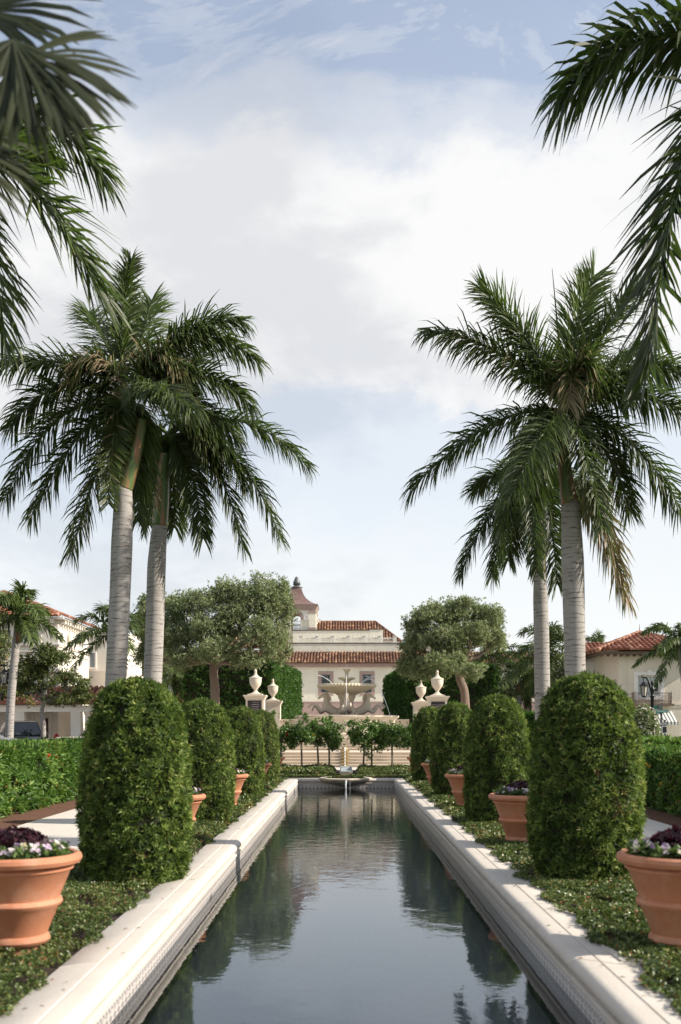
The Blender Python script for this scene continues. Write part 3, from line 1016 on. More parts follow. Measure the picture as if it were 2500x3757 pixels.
# ================================================================== HEDGES
def box_surface(lm, n, x0, x1, y0, y1, z0, z1, faces, rnd=.12):
    """points and normals on the chosen faces of a box, with soft edges and lumps"""
    r = lm.r
    ar = {'-x': (y1 - y0) * (z1 - z0), '+x': (y1 - y0) * (z1 - z0), '-y': (x1 - x0) * (z1 - z0), '+y': (x1 - x0) * (z1 - z0), '+z': (x1 - x0) * (y1 - y0)}
    w = np.array([ar[f] for f in faces]); k = r.choice(len(faces), n, p=w / w.sum())
    P = np.stack([r.uniform(x0, x1, n), r.uniform(y0, y1, n), r.uniform(z0, z1, n)], 1)
    N = np.zeros((n, 3))
    for i, f in enumerate(faces):
        m = k == i
        ax = 'xyz'.index(f[1]); sg = 1 if f[0] == '+' else -1
        P[m, ax] = ((x1, y1, z1) if sg > 0 else (x0, y0, z0))[ax]
        N[m, ax] = sg
    lump = .5 * np.sin(P[:, 0] * 4.1 + P[:, 2] * 3) * np.sin(P[:, 1] * 3.7 + P[:, 2] * 2) + .5 * np.sin(P[:, 1] * 9 + P[:, 0] * 7) * np.sin(P[:, 2] * 8)
    P += N * (lump * rnd - r.uniform(0, .14, n))[:, None]
    # round the upper edge
    ex = np.maximum(0, P[:, 2] - (z1 - .25)) ** 2 * 1.6
    P -= N * np.array([1, 1, 0]) * ex[:, None]
    return P, N


def hedge(name, label, cat, x0, x1, y0, y1, z0, z1, faces, n, nl, L, Wd, mat, seed, up=.5, rnd=.10, xf=None, spread=(25, 80), tint=(.45, .2), core=.16, group=None):
    t = thing(name, ((x0 + x1) / 2, (y0 + y1) / 2, z0), label, cat, group, local=True)
    lm = LM(seed)
    P, N = box_surface(lm, n, x0, x1, y0, y1, z0, z1, faces, rnd)
    A = N + np.array([0, 0, up]) + lm.r.normal(0, .4, P.shape)
    T = np.clip(lm.r.normal(tint[0], tint[1], n) + .12 * np.sin(P[:, 1] * 2 + P[:, 0] * 3), 0, .93)
    T = np.where(lm.r.random(n) < .008, 1.0, T)
    o0 = np.array([(x0 + x1) / 2, (y0 + y1) / 2, z0])
    P = P - o0
    lm.rosettes(P, A, nl, L, Wd, T, spread)
    lm.build('foliage', mat, t)
    b = MB(); c = core
    b.box((x0 + c - o0[0], y0 + c - o0[1], 0.02), (x1 - c - o0[0], y1 - c - o0[1], z1 - z0 - c))
    b.build('twig_core', M['twig'], t)
    if xf: t.rotation_euler = (0, 0, xf)
    return t


hl = hedge('low_hedge', 'long leafy low hedge beside the left stone path', 'hedge', -8.2, -6.2, 6, 40, 0, 1.22, ['+x', '+z'], 14000, 7, .15, .042, M['hedge'], 31, up=.55, spread=(20, 85), tint=(.46, .2))
hedge('low_hedge', 'low clipped hedge with yellow flowers beside the right stone path', 'hedge', 6.15, 8.0, 6, 30, 0, 1.14, ['-x', '+z', '+y'], 9500, 6, .12, .042, M['hedge'], 32, up=.5, tint=(.5, .22))
hedge('tall_leaf_hedge', 'bright upright glossy leaves rising behind the low right hedge', 'hedge', 8.05, 13, 27.5, 31, 0, 1.14, ['-x', '-y', '+z'], 2600, 6, .26, .085, M['hedge'], 33, up=1.6, spread=(10, 45), tint=(.72, .14))
# yellow flowers on the right hedge belong to it
def blooms(par, x, y0, y1, z0, z1, n, sg, size, mat, seed, ctr):
    rr = random.Random(seed)
    for k in range(n):
        lm = LM(seed + k)
        P = np.array([[x + rr.uniform(-.04, .04), rr.uniform(y0, y1), rr.uniform(z0, z1)]]) - np.array([ctr])
        P = np.repeat(P, 2, 0) + lm.r.normal(0, .02, (2, 3))
        lm.rosettes(P, np.tile([sg, -.3, .4], (2, 1)), 5, size, size * .8, lm.r.uniform(0, 1, 2), (30, 80))
        lm.build('flower', mat, par)
blooms([o for o in COL.objects if o.name == 'low_hedge.001'][0], 6.02, 12, 22, .25, 1.0, 18, -1., .05, M['yellow'], 410, (7.075, 18, 0))
blooms(hl, -6.08, 16, 34, .7, 1.2, 8, 1., .045, M['red'], 450, (-7.2, 23, 0))

# tall clipped hedges behind the urns
hedge('tall_hedge', 'tall square clipped hedge behind the left urns, sunlit on its right end', 'hedge', -9.2, -3.75, 63.5, 80, 1.2, 5.75, ['+x', '-y', '+z', '-x'], 16000, 6, .15, .075, M['hedge_dark'], 34, up=.3, xf=-.06, tint=(.40, .22), rnd=.14)
hedge('tall_hedge', 'tall dark clipped hedge behind the right urns', 'hedge', 3.35, 8.7, 63.5, 80, 1.2, 5.45, ['+x', '-y', '+z', '-x'], 16000, 6, .15, .075, M['hedge_dark'], 35, up=.3, xf=.05, tint=(.34, .22), rnd=.16)
hedge('mid_hedge', 'dense dark hedge between the rear right palm and the big right topiary', 'hedge', 6.6, 10.6, 44, 46, 0, 2.2, ['-y', '+z', '-x'], 4200, 6, .16, .07, M['hedge_dark'], 36, up=.4, tint=(.42, .25))
hedge('mid_hedge', 'dark green hedge behind the second left topiary, under the spreading tree', 'hedge', -9.6, -5.8, 46, 48, 0, 1.9, ['-y', '+z', '+x'], 2600, 6, .16, .07, M['hedge_dark'], 37, up=.4, tint=(.42, .25))

# round flowering shrub by the lamp
def blob_points(r, n, c, rad, lo=.75):
    d = nrm(r.normal(0, 1, (n, 3)))
    return c + d * np.asarray(rad) * r.uniform(lo, 1.0, n)[:, None] , d


def shrub(name, label, c, rad, n, L, Wd, mat, seed, flowers=None, cat='shrub'):
    t = thing(name, (c[0], c[1], 0), label, cat)
    lm = LM(seed)
    P, d = blob_points(lm.r, n, np.array(c), rad, .6)
    P = P[P[:, 2] > .02]; d = d[:len(P)]
    lm.rosettes(P, P - np.array(c) + np.array([0, 0, .3]), 6, L, Wd, lm.r.uniform(.1, .8, len(P)), (20, 85))
    lm.build('foliage', mat, t)
    if flowers:
        lm = LM(seed + 1)
        P, d = blob_points(lm.r, 160, np.array(c), np.array(rad) * 1.03, .95)
        lm.rosettes(P, d, 5, .06, .05, lm.r.uniform(.7, .9, 160), (40, 80))
        lm.build('flowers', flowers, t)
    b = MB()
    for k in range(5):
        a = k * 1.3
        b.tube([(c[0] + .1 * math.cos(a), c[1] + .1 * math.sin(a), 0), (c[0] + rad[0] * .5 * math.cos(a), c[1] + rad[1] * .5 * math.sin(a), c[2])], [.04, .02], 5)
    b.build('stems', M['bark'], t)
    return t


c = px(2362, 2648, 40)
shrub('flowering_shrub', 'rounded shrub dotted with white flowers at the foot of the right street lamp', (c.x, 40, 1.35), (.62, .6, 1.15), 1500, .10, .04, M['oak'], 51, M['pansy'])

# ================================================================== PALMS
def bez(P0, P1, P2, t):
    t = t[:, None]
    return (1 - t) ** 2 * P0 + 2 * t * (1 - t) * P1 + t * t * P2, nrm(2 * (1 - t) * (P1 - P0) + 2 * t * (P2 - P1))


def add_frond(lm, P0, P1, P2, nl=120, ll=.95, wd=.045, grav=.95, tint=.38, dead=.0, a0=62, a1=36, t0=.10, tipbrown=.35, plum=.5):
    r = lm.r
    P0, P1, P2 = (np.array(p, dtype=float) for p in (P0, P1, P2))
    ch = P2 - P0
    if math.hypot(ch[0], ch[1]) > .35 * np.linalg.norm(ch):
        S0 = nrm(np.cross(ch, [0, 0, 1.0]))
    else:
        S0 = np.array([1.0, .15, 0])
        if ch[2] < 0: S0 = -S0
    for side in (-1, 1):
        t = np.clip(np.linspace(t0, .995, nl) + r.uniform(-.5, .5, nl) * .9 / nl, 0, 1)
        B, T = bez(P0, P1, P2, t)
        Sv = nrm(S0 - T * (T @ S0)[:, None])
        U = np.cross(Sv, T)
        U = U * np.where(U[:, 2:3] < 0, -1, 1) if abs(ch[2]) < 2.5 * math.hypot(ch[0], ch[1]) else U
        e = r.choice([.85, .15, -.45], nl) * plum * 1.6 + r.normal(0, .2, nl)
        a = np.radians(a0 - (a0 - a1) * t ** 1.6) + r.normal(0, .09, nl)
        D = T * np.cos(a)[:, None] + (side * Sv * np.cos(e)[:, None] + U * np.sin(e)[:, None]) * np.sin(a)[:, None]
        prof = np.clip(.45 + 2.2 * t, 0, 1) * np.where(t > .7, 1 - (t - .7) * 1.25, 1)
        L = ll * prof * r.uniform(.82, 1.1, nl)
        g = np.array([0, 0, -1.0])
        gv = grav * r.uniform(.35, 1.6, nl)[:, None]
        D1 = nrm(D + g * gv * .6); D2 = nrm(D + g * gv * 1.5)
        Lc = L[:, None]
        p = [B, B + D * Lc * .3]
        p.append(p[1] + D1 * Lc * .38)
        p.append(p[2] + D2 * Lc * .32)
        T2 = T + r.normal(0, .25, (nl, 3))
        Wv = nrm(T2 - D * np.sum(T2 * D, 1)[:, None])
        ws = (.55, 1.0, .75, .06)
        tb = np.clip(tint + r.normal(0, .13, nl), 0, .8)
        isd = r.random(nl) < dead
        tb = np.where(isd, r.uniform(.88, 1, nl), tb)
        tipc = np.where(r.random(nl) < tipbrown, r.uniform(.85, .98, nl), tb)
        V = []; Tt = []
        for k in range(4):
            w = Wv * (wd * ws[k] * .5)
            V += [p[k] - w, p[k] + w]
            tk = tipc if k == 3 else tb
            Tt += [tk, tk]
        V = np.stack(V, 1).reshape(-1, 3); Tt = np.stack(Tt, 1).reshape(-1)
        base = np.arange(nl)[:, None] * 8
        Q = np.concatenate([base + np.array([2 * k, 2 * k + 1, 2 * k + 3, 2 * k + 2]) for k in range(3)], 0)
        lm.add(V, Q, Tt)
    # rachis: four-sided tapering rod
    m = 12
    t = np.linspace(0, 1, m)
    B, T = bez(P0, P1, P2, t)
    Sv = nrm(S0 - T * (T @ S0)[:, None]); U = np.cross(Sv, T)
    rad = (ll * .075 * (1 - t) ** .8 + .006)[:, None]
    ring = np.stack([B + Sv * rad, B + U * rad * .7, B - Sv * rad, B - U * rad * .7], 1).reshape(-1, 3)
    Q = np.array([[i * 4 + k, i * 4 + (k + 1) % 4, (i + 1) * 4 + (k + 1) % 4, (i + 1) * 4 + k] for i in range(m - 1) for k in range(4)])
    lm.add(ring, Q, np.full(len(ring), .62 if dead < .5 else .95))


def trunk_mesh(b, path, rads, seg=20):
    path = [Vector(p) for p in path]
    # smooth resample
    n = 26
    pts, rr = [], []
    for i in range(n):
        f = i / (n - 1) * (len(path) - 1); k = min(int(f), len(path) - 2); g = f - k
        p0, p1, p2, p3 = path[max(k - 1, 0)], path[k], path[k + 1], path[min(k + 2, len(path) - 1)]
        pts.append(.5 * ((2 * p1) + (p2 - p0) * g + (2 * p0 - 5 * p1 + 4 * p2 - p3) * g * g + (3 * p1 - p0 - 3 * p2 + p3) * g ** 3))
        rr.append(rads[k] + (rads[k + 1] - rads[k]) * g)
    b.tube(pts, rr, seg)


def royal_palm(label, base, tpath, trads, shaft, srads, crown, fronds, d, seed, group=None, ll=1.02, name='royal_palm', nl=190, wd=.042, spear=None):
    """fronds: list of (control px, tip px, toward-camera factor, options) in the 1568-wide view"""
    t = thing(name, base, label, 'palm tree', group)
    b = MB(); trunk_mesh(b, tpath, trads); b.build('trunk', M['palmbark'], t, smooth=True)
    b = MB(); trunk_mesh(b, shaft, srads, 14); b.build('crownshaft', M['shaft'], t, smooth=True)
    for i, fr in enumerate(fronds):
        (cx, cy), (tx, ty), away = fr[0], fr[1], fr[2]
        op = dict(fr[3]) if len(fr) > 3 else {}
        P0 = Vector(op.pop('p0', crown))
        L = op.pop('L', 3.3)
        T0 = pq(tx, ty, d)
        C0 = pq(cx, cy, d)
        s = ((C0 - P0).length + (T0 - C0).length)
        dy = math.sqrt(max(L * L - s * s, .09)) * away
        # perspective-true: shift along the ray so it still projects to the same place
        T1 = pq(tx, ty, d + dy); C1 = pq(cx, cy, d + dy * .55)
        lm = LM(seed * 50 + i)
        o_ = dict(nl=nl, ll=ll, wd=wd); o_.update(op)
        add_frond(lm, P0, C1, T1, **o_)
        lm.build('frond', M['palm'], t)
    if spear:
        b = MB(); b.cur = .5
        b.tube([spear[0], spear[1]], [.035, .006], 6)
        b.build('spear_leaf', M['palm'], t, smooth=True)
    return t


PG = 'royal palms flanking the pool'
# --- front left palm
d = 27.0
royal_palm('tallest left royal palm, leaning trunk, one frond standing straight up', pq(262, 1672, d) , [pq(262, 1690, d), pq(267, 1560, d), pq(276, 1380, d), pq(281, 1250, d), pq(285, 1120, d)], [.27, .262, .262, .27, .215],
           [pq(286, 1124, d), pq(300, 1085, d), pq(318, 1020, d), pq(328, 965, d)], [.225, .19, .15, .12], pq(303, 915, d),
           [((272, 740), (303, 595), .1, dict(p0=pq(284, 900, d), tint=.34, grav=.25, a0=58, a1=40, L=4.0, ll=.66, nl=220, tipbrown=.3, t0=.22, plum=.9)),
            ((225, 740), (202, 722), .9, dict(tint=.5, grav=.3)),
            ((165, 790), (-25, 850), .2, dict(tint=.30, tipbrown=.35)),
            ((215, 760), (160, 880), -.9, dict(tint=.36, dead=.5, tipbrown=.7, ll=.85)),
            ((120, 830), (25, 985), .4, dict(tint=.28)),
            ((120, 890), (10, 1150), -.1, dict(tint=.26)),
            ((180, 950), (72, 1190), -.5, dict(tint=.26)),
            ((240, 1000), (165, 1275), .5, dict(tint=.28, dead=.06)),
            ((262, 905), (250, 1160), -1.0, dict(tint=.35, tipbrown=.8, dead=.05, grav=.15, ll=.62, L=3.2, a0=75, a1=45)),
            ((440, 690), (590, 830), .2, dict(tint=.34)),
            ((400, 720), (555, 740), .75, dict(tint=.34)),
            ((455, 800), (580, 935), .1, dict(tint=.34)),
            ((375, 740), (430, 900), -.95, dict(tint=.34, dead=.35, tipbrown=.6, grav=.8)),
            ((325, 770), (350, 690), .8, dict(tint=.66, grav=.2, tipbrown=.05)),
            ((325, 970), (318, 1200), .6, dict(tint=.3)),
            ((440, 890), (545, 1010), .8, dict(tint=.3)),
            ((345, 870), (440, 940), -.9, dict(tint=.3, tipbrown=.4))], d, 3, PG)
# --- rear left palm
d = 31.0
royal_palm('shorter left royal palm with a bright green crownshaft', pq(346, 1665, d), [pq(346, 1680, d), pq(352, 1560, d), pq(358, 1400, d), pq(361, 1300, d), pq(368, 1207, d)], [.275, .272, .27, .27, .215],
           [pq(368, 1210, d), pq(372, 1150, d), pq(376, 1090, d), pq(380, 1045, d)], [.24, .225, .19, .15], pq(388, 1000, d),
           [((560, 900), (708, 1075), .1, dict(tint=.36)),
            ((560, 990), (645, 1240), .0, dict(tint=.34)),
            ((500, 990), (560, 1262), -.5, dict(tint=.34)),
            ((440, 1010), (468, 1240), -.7, dict(tint=.3)),
            ((480, 930), (565, 1120), -.9, dict(tint=.36, tipbrown=.5)),
            ((350, 1010), (345, 1210), .5, dict(tint=.3)),
            ((402, 1060), (402, 1215), .9, dict(tint=.3)),
            ((450, 920), (500, 1090), -1., dict(tint=.33, grav=.8, dead=.08)),
            ((330, 940), (270, 1100), .7, dict(tint=.28)),
            ((420, 880), (470, 800), .7, dict(tint=.4))], d, 4, PG)
# --- front right palm
d = 26.0
royal_palm('tallest right royal palm, thick pale trunk, brown dead frond hanging down', pq(1325, 1672, d), [pq(1325, 1700, d), pq(1324, 1560, d), pq(1321, 1400, d), pq(1318, 1290, d), pq(1313, 1157, d)], [.255, .25, .265, .275, .215],
           [pq(1311, 1160, d), pq(1304, 1110, d), pq(1298, 1050, d), pq(1296, 1000, d)], [.215, .18, .15, .12], pq(1303, 945, d),
           [((1150, 770), (985, 765), .15, dict(tint=.36, tipbrown=.6, dead=.03)),
            ((1225, 770), (1106, 665), .35, dict(tint=.55, grav=.3)),
            ((1310, 780), (1368, 632), .35, dict(tint=.64, grav=.2, tipbrown=.03, a0=48)),
            ((1380, 760), (1470, 665), .35, dict(tint=.36, grav=.3)),
            ((1450, 800), (1590, 865), .2, dict(tint=.34, tipbrown=.4)),
            ((1450, 860), (1600, 965), -.2, dict(tint=.34, tipbrown=.5)),
            ((1460, 960), (1590, 1215), .1, dict(tint=.38)),
            ((1320, 790), (1310, 940), -1.0, dict(tint=.45, dead=.5, tipbrown=.8, grav=.7, L=2.6, ll=.9)),
            ((1345, 760), (1365, 900), -.95, dict(tint=.55, dead=.2, tipbrown=.6, grav=.6, L=2.8)),
            ((1130, 920), (945, 1130), .15, dict(tint=.28)),
            ((1190, 960), (1150, 1215), -.75, dict(tint=.42, tipbrown=.5)),
            ((1345, 990), (1385, 1215), -.85, dict(tint=.36, ll=.85)),
            ((1350, 1060), (1440, 1375), .3, dict(tint=.9, dead=.92, grav=1.2, ll=1.15, a0=55, a1=25, p0=pq(1318, 1120, d), t0=.25)),
            ((1400, 1000), (1448, 1175), .6, dict(tint=.3)),
            ((1215, 830), (1140, 700), .9, dict(tint=.4)),
            ((1250, 1000), (1225, 1150), .7, dict(tint=.28)),
            ((1390, 850), (1500, 780), .8, dict(tint=.32)),
            ((1240, 980), (1185, 1130), -.9, dict(tint=.36, tipbrown=.4))], d, 5, PG, spear=(pq(1292, 840, d), pq(1271, 618, d)))
# --- rear right palm
d = 33.0
royal_palm('slender rear right royal palm half hidden behind the thick one', pq(1250, 1650, d), [pq(1250, 1670, d), pq(1248, 1560, d), pq(1246, 1440, d), pq(1244, 1380, d), pq(1243, 1310, d)], [.245, .24, .235, .225, .19],
           [pq(1243, 1316, d), pq(1242, 1260, d), pq(1241, 1200, d), pq(1240, 1150, d)], [.205, .19, .16, .12], pq(1240, 1110, d),
           [((1125, 1130), (1062, 1320), .1, dict(tint=.26)),
            ((1160, 1140), (1135, 1325), -.5, dict(tint=.28)),
            ((1215, 1130), (1235, 1318), -.9, dict(tint=.26, tipbrown=.1, ll=.75)),
            ((1272, 1150), (1282, 1345), .4, dict(tint=.26)),
            ((1240, 1060), (1238, 1010), .9, dict(tint=.3)),
            ((1300, 1060), (1360, 1180), .6, dict(tint=.3)),
            ((1170, 1050), (1090, 1130), .6, dict(tint=.28)),
            ((1180, 1180), (1170, 1290), .7, dict(tint=.26))], d, 6, PG)

# --- near palms whose trunks stand just outside the frame
d = 14.0
cr = pq(1790, 110, d)
royal_palm('near right royal palm, only two hanging fronds inside the upper right corner', (cr.x, d, 0), [(cr.x, d, 0), (cr.x, d, 3), (cr.x, d, 6), (cr.x, d, 8.2)], [.30, .29, .30, .24], [(cr.x, d, 8.2), (cr.x, d, 9), (cr.x, d, 10), (cr.x, d, 10.4)], [.23, .2, .15, .12], cr,
           [((1480, 5), (1300, 225), .1, dict(tint=.2, ll=1.1, nl=150, grav=.8, tipbrown=.3, wd=.055)),
            ((1555, 150), (1490, 870), -.1, dict(tint=.1, ll=1.3, nl=210, grav=.15, tipbrown=.1, L=4.4, wd=.06, t0=.12, a0=66, a1=40, plum=.25)),
            ((1900, 0), (2200, 300), .2, {}), ((1850, -100), (1950, -300), .6, {}), ((1850, 200), (1950, 700), .6, {}), ((1700, -150), (1600, -300), .4, {}), ((1700, 250), (1640, 760), .6, dict(tint=.16))], d, 7, 'near palms rising outside the frame', ll=.8)
d = 14.0
cr = pq(-225, 260, d)
royal_palm('near left royal palm, its fronds reaching in behind the fan palm', (cr.x, d, 0), [(cr.x, d, 0), (cr.x, d, 3), (cr.x, d, 6), (cr.x, d, 8.0)], [.30, .29, .30, .24], [(cr.x, d, 8.), (cr.x, d, 8.8), (cr.x, d, 9.4), (cr.x, d, 9.7)], [.23, .2, .15, .12], cr,
           [((90, 350), (222, 660), .1, dict(tint=.34, ll=1.2, nl=170, grav=.2, tipbrown=.3, plum=.25, a0=62, a1=36)),
            ((110, 190), (235, 400), .3, dict(tint=.32, ll=.9, nl=120, grav=.4)),
            ((-25, 400), (12, 790), -.1, dict(tint=.36, ll=.9, nl=120, grav=.5)),
            ((0, 230), (110, 380), .8, dict(tint=.36)),
            ((-400, 250), (-600, 600), .2, {}), ((-300, 0), (-350, -200), .5, {}), ((-150, 0), (0, -150), .4, {})], d, 8, 'near palms rising outside the frame', ll=.74)

# --- fan palm leaves right above the camera, upper left
fp = thing('fan_palm', (-2.75, 4.6, 0), 'blurred near fan palm leaf filling the upper left corner', 'palm tree')
b = MB(); trunk_mesh(b, [(-2.75, 4.6, -.05), (-2.8, 4.6, 1.4), (-2.72, 4.62, 2.9), (-2.66, 4.65, 4.1)], [.13, .11, .10, .09], 12)
b.build('trunk', M['greybark'], fp, smooth=True)


def fan_leaf(hub, axis, up, n, L, spread, seed, tint, droop=.25):
    lm = LM(seed); r = lm.r
    axis = np.array(Vector(axis).normalized()); up = np.array(Vector(up).normalized())
    up = nrm(up - axis * (up @ axis)); sd = np.cross(axis, up)
    a = np.linspace(-spread, spread, n) + r.normal(0, .015, n)
    D = axis * np.cos(a)[:, None] + sd * np.sin(a)[:, None] + up * r.normal(0, .07, n)[:, None]
    D = nrm(D)
    LL = (L * (.80 + .2 * np.cos(a * .8)) * r.uniform(.92, 1.05, n))[:, None]
    Wv = nrm(np.cross(D, up))
    g = np.array([0, 0, -1.])
    hub = np.array(hub)
    step = 2 * spread / n
    p = [np.tile(hub, (n, 1)), hub + D * LL * .5]
    D1 = nrm(D + g * droop * .6); p.append(p[1] + D1 * LL * .28)
    D2 = nrm(D + g * droop * r.uniform(.8, 1.6, n)[:, None]); p.append(p[2] + D2 * LL * .22)
    ws = [.012, float(L * .5 * step * 1.05), float(L * .05), .003]
    V = []; T = []
    tb = np.clip(tint + r.normal(0, .1, n), 0, .8)
    for k in range(4):
        w = Wv * ws[k] * .5
        z_ = up * (0.010 if k == 1 else 0)
        V += [p[k] - w, p[k] + z_, p[k] + w]; T += [tb, np.minimum(tb + .15, .8), tb]
    V = np.stack(V, 1).reshape(-1, 3); T = np.stack(T, 1).reshape(-1)
    base = np.arange(n)[:, None] * 12
    Q = []
    for k in range(3):
        for j in range(2):
            Q.append(base + np.array([3 * k + j, 3 * k + j + 1, 3 * k + j + 4, 3 * k + j + 3]))
    lm.add(V, np.concatenate(Q, 0), T)
    return lm


M['fan'] = leafmat('fan_palm_leaf', [(0, (.008, .012, .005)), (.4, (.017, .024, .009)), (.8, (.045, .052, .022)), (1, (.09, .08, .04))], .06, .6, .25, (.2, .22, .06))
h1 = pq(55, 128, 4.6)
lf = fan_leaf(h1, (.62, -.15, -.78), (.25, -.85, .45), 38, .53, 1.75, 91, .45, .3)
fan_leaf(h1 + Vector((-.03, -.06, .03)), (.25, -.2, -.95), (.2, -.9, .35), 30, .56, 1.2, 90, .35, .3).build('fan_leaf', M['fan'], fp)
lf.build('fan_leaf', M['fan'], fp)
b = MB(); b.tube([(-2.66, 4.65, 4.1), (-2.2, 4.62, 4.6), tuple(h1)], [.016, .013, .010], 6); b.build('petiole', M['fan'], fp, smooth=True)
h2 = pq(-60, 20, 4.9)
fan_leaf(h2, (.6, .1, .5), (.1, -.9, .5), 26, .62, 1.5, 92, .4, .3).build('fan_leaf', M['fan'], fp)
h3 = pq(-190, 300, 4.7)
fan_leaf(h3, (.75, .0, -.7), (.3, -.8, .5), 26, .58, 1.2, 93, .5, .35).build('fan_leaf', M['fan'], fp)
for h in (h2, h3):
    b = MB(); b.tube([(-2.66, 4.65, 4.1), tuple((Vector((-2.66, 4.65, 4.1)) + h) / 2 + Vector((0, 0, .1))), tuple(h)], [.016, .013, .010], 6); b.build('petiole', M['fan'], fp, smooth=True)
for k, (az, dz) in enumerate(((2.4, .3), (3.6, .2), (4.6, .5), (3.1, .7))):
    hub = Vector((-2.66 + .8 * math.cos(az), 4.65 + .8 * math.sin(az), 4.1 + dz))
    fan_leaf(hub, (math.cos(az), math.sin(az), -.1), (0, 0, 1), 24, .55, 1.4, 95 + k, .45).build('fan_leaf', M['fan'], fp)
    b = MB(); b.tube([(-2.66, 4.65, 4.1), tuple(hub)], [.016, .010], 6); b.build('petiole', M['fan'], fp, smooth=True)


# --- smaller palms in the background
def far_palm(label, xc, yc, d, L, n, seed, base_z=0, rad=.14, bx=None, elev=(-35, 75), tint=.45, shaft=True, name='palm_tree', ll=.75, group=None, grav=.8, nl=60):
    cr = px(xc, yc, d)
    bx = cr.x if bx is None else px(bx, yc, d).x
    t = thing(name, (bx, d, base_z), label, 'palm tree', group)
    b = MB(); trunk_mesh(b, [(bx, d, base_z), (bx + (cr.x - bx) * .25, d, base_z + (cr.z - base_z) * .4), (bx + (cr.x - bx) * .7, d, base_z + (cr.z - base_z) * .75), (cr.x, d, cr.z - .05)], [rad * 1.2, rad * 1.05, rad, rad * .6], 12)
    b.build('trunk', M['palmbark'], t, smooth=True)
    if shaft:
        b = MB(); b.tube([cr + Vector((0, 0, -1.1)), cr + Vector((0, 0, -.5)), cr], [rad * .98, rad * .9, rad * .5], 12); b.build('crownshaft', M['shaft'], t, smooth=True)
    r = random.Random(seed)
    for i in range(n):
        az = i * 2.399 + r.uniform(-.3, .3)
        e0 = R(elev[1] + (elev[0] - elev[1]) * (i / (n - 1)) + r.uniform(-8, 8))
        l = L * r.uniform(.85, 1.1)
        h = Vector((math.cos(az), math.sin(az), 0))
        C1 = cr + h * l * .5 * math.cos(e0) + Vector((0, 0, l * .55 * math.sin(e0) + l * .10))
        T1 = cr + h * l * .92 * math.cos(e0) + Vector((0, 0, l * .75 * math.sin(e0) - l * .28))
        lm = LM(seed * 40 + i)
        add_frond(lm, cr, C1, T1, nl=nl, ll=ll, wd=.06, grav=grav, tint=tint + r.uniform(-.08, .1), tipbrown=.1)
        lm.build('frond', M['palm'], t)
    return t


BG = 'smaller palms in the background'
far_palm('young palm with bright upright frond in front of the left white building', 67, 2262, 45, 2.1, 11, 1, rad=.17, bx=30, tint=.62, group=BG)
far_palm('palm standing just left of the tall left royal palm trunk', 415, 2318, 55, 2.7, 13, 2, rad=.14, tint=.42, group=BG)
far_palm('palm with feathery crown right of the big right tree', 1806, 2405, 74, 3.1, 14, 3, rad=.15, base_z=0, tint=.42, group=BG)
far_palm('bushy palm crown seen between the two right royal palm trunks', 2010, 2390, 62, 3.0, 17, 4, rad=.15, tint=.46, group=BG, elev=(-60, 85))
far_palm('short palm left of the slender right royal palm trunk', 1905, 2490, 70, 2.5, 12, 5, rad=.15, tint=.36, group=BG)
far_palm('tiny palm top peeking over the left end of the right red roof', 2185, 2385, 86, 2.4, 9, 6, rad=.15, tint=.5, group=BG)
far_palm('drooping slim palm cut by the right picture edge beside the balcony', 2492, 2350, 47, 2.3, 14, 7, rad=.10, bx=2530, elev=(-50, 60), tint=.55, shaft=False, ll=.5, grav=1.2, group=BG)
far_palm('weeping palm behind the left spreading tree above the far red roof', 640, 2480, 70, 2.2, 11, 8, rad=.12, elev=(-60, 50), tint=.6, shaft=False, group=BG, grav=1.2)


# ================================================================== BROAD-LEAVED TREES
def crown_tree(name, label, base, tpath, trads, blobs, n, L, Wd, mat, seed, bark, sub=14, subr=.42, tint=(.45, .2), nl=5, group=None, limb=.11, lo=.3, sag=.25):
    t = thing(name, base, label, 'tree', group)
    b = MB(); trunk_mesh(b, tpath, trads, 12)
    top = Vector(tpath[-1])
    rr = random.Random(seed)
    for c, rad in blobs:
        c = Vector(c)
        mid = top.lerp(c, .5) + Vector((rr.uniform(-.3, .3), rr.uniform(-.3, .3), -sag * (c - top).length * .4))
        st = Vector(tpath[-2]).lerp(top, rr.uniform(.5, 1))
        b.tube([st, st.lerp(mid, .5) + Vector((0, 0, .05)), mid, mid.lerp(c, .6), c], [limb * 1.25, limb, limb * .8, limb * .55, limb * .25], 7)
        for k in range(4):
            q = c + Vector((rr.uniform(-1, 1) * rad[0], rr.uniform(-1, 1) * rad[1], rr.uniform(-.4, .9) * rad[2])) * .8
            b.tube([mid.lerp(c, .4), mid.lerp(q, .7), q], [limb * .4, limb * .25, limb * .08], 5)
    b.build('trunk', bark, t, smooth=True)
    lm = LM(seed); r = lm.r
    tot = sum(rad[0] * rad[2] for _, rad in blobs)
    for c, rad in blobs:
        m = max(6, int(n * rad[0] * rad[2] / tot))
        per = max(8, m // sub)
        for k in range(sub):
            dv = nrm(r.normal(0, 1, 3)); dv[2] = abs(dv[2]) * r.choice([1, 1, 1, -.55])
            cc = np.array(c) + dv * np.array(rad) * r.uniform(.55, .92)
            sr = np.array(rad) * subr * r.uniform(.7, 1.2)
            dd = nrm(r.normal(0, 1, (per, 3)))
            P = cc + r.normal(0, .52, (per, 3)) * sr
            A = nrm(P - cc) * .6 + dv * .7 + np.array([0, 0, .1]) + r.normal(0, .3, (per, 3))
            T = np.clip(r.normal(tint[0], tint[1], per) + .10 * dd[:, 2] + r.normal(0, .06), 0, 1)
            A = A - np.array([0, 0, .35])
            lm.rosettes(P, A, nl, L, Wd, T, (15, 70), .08)
    lm.build('crown', mat, t)
    return t


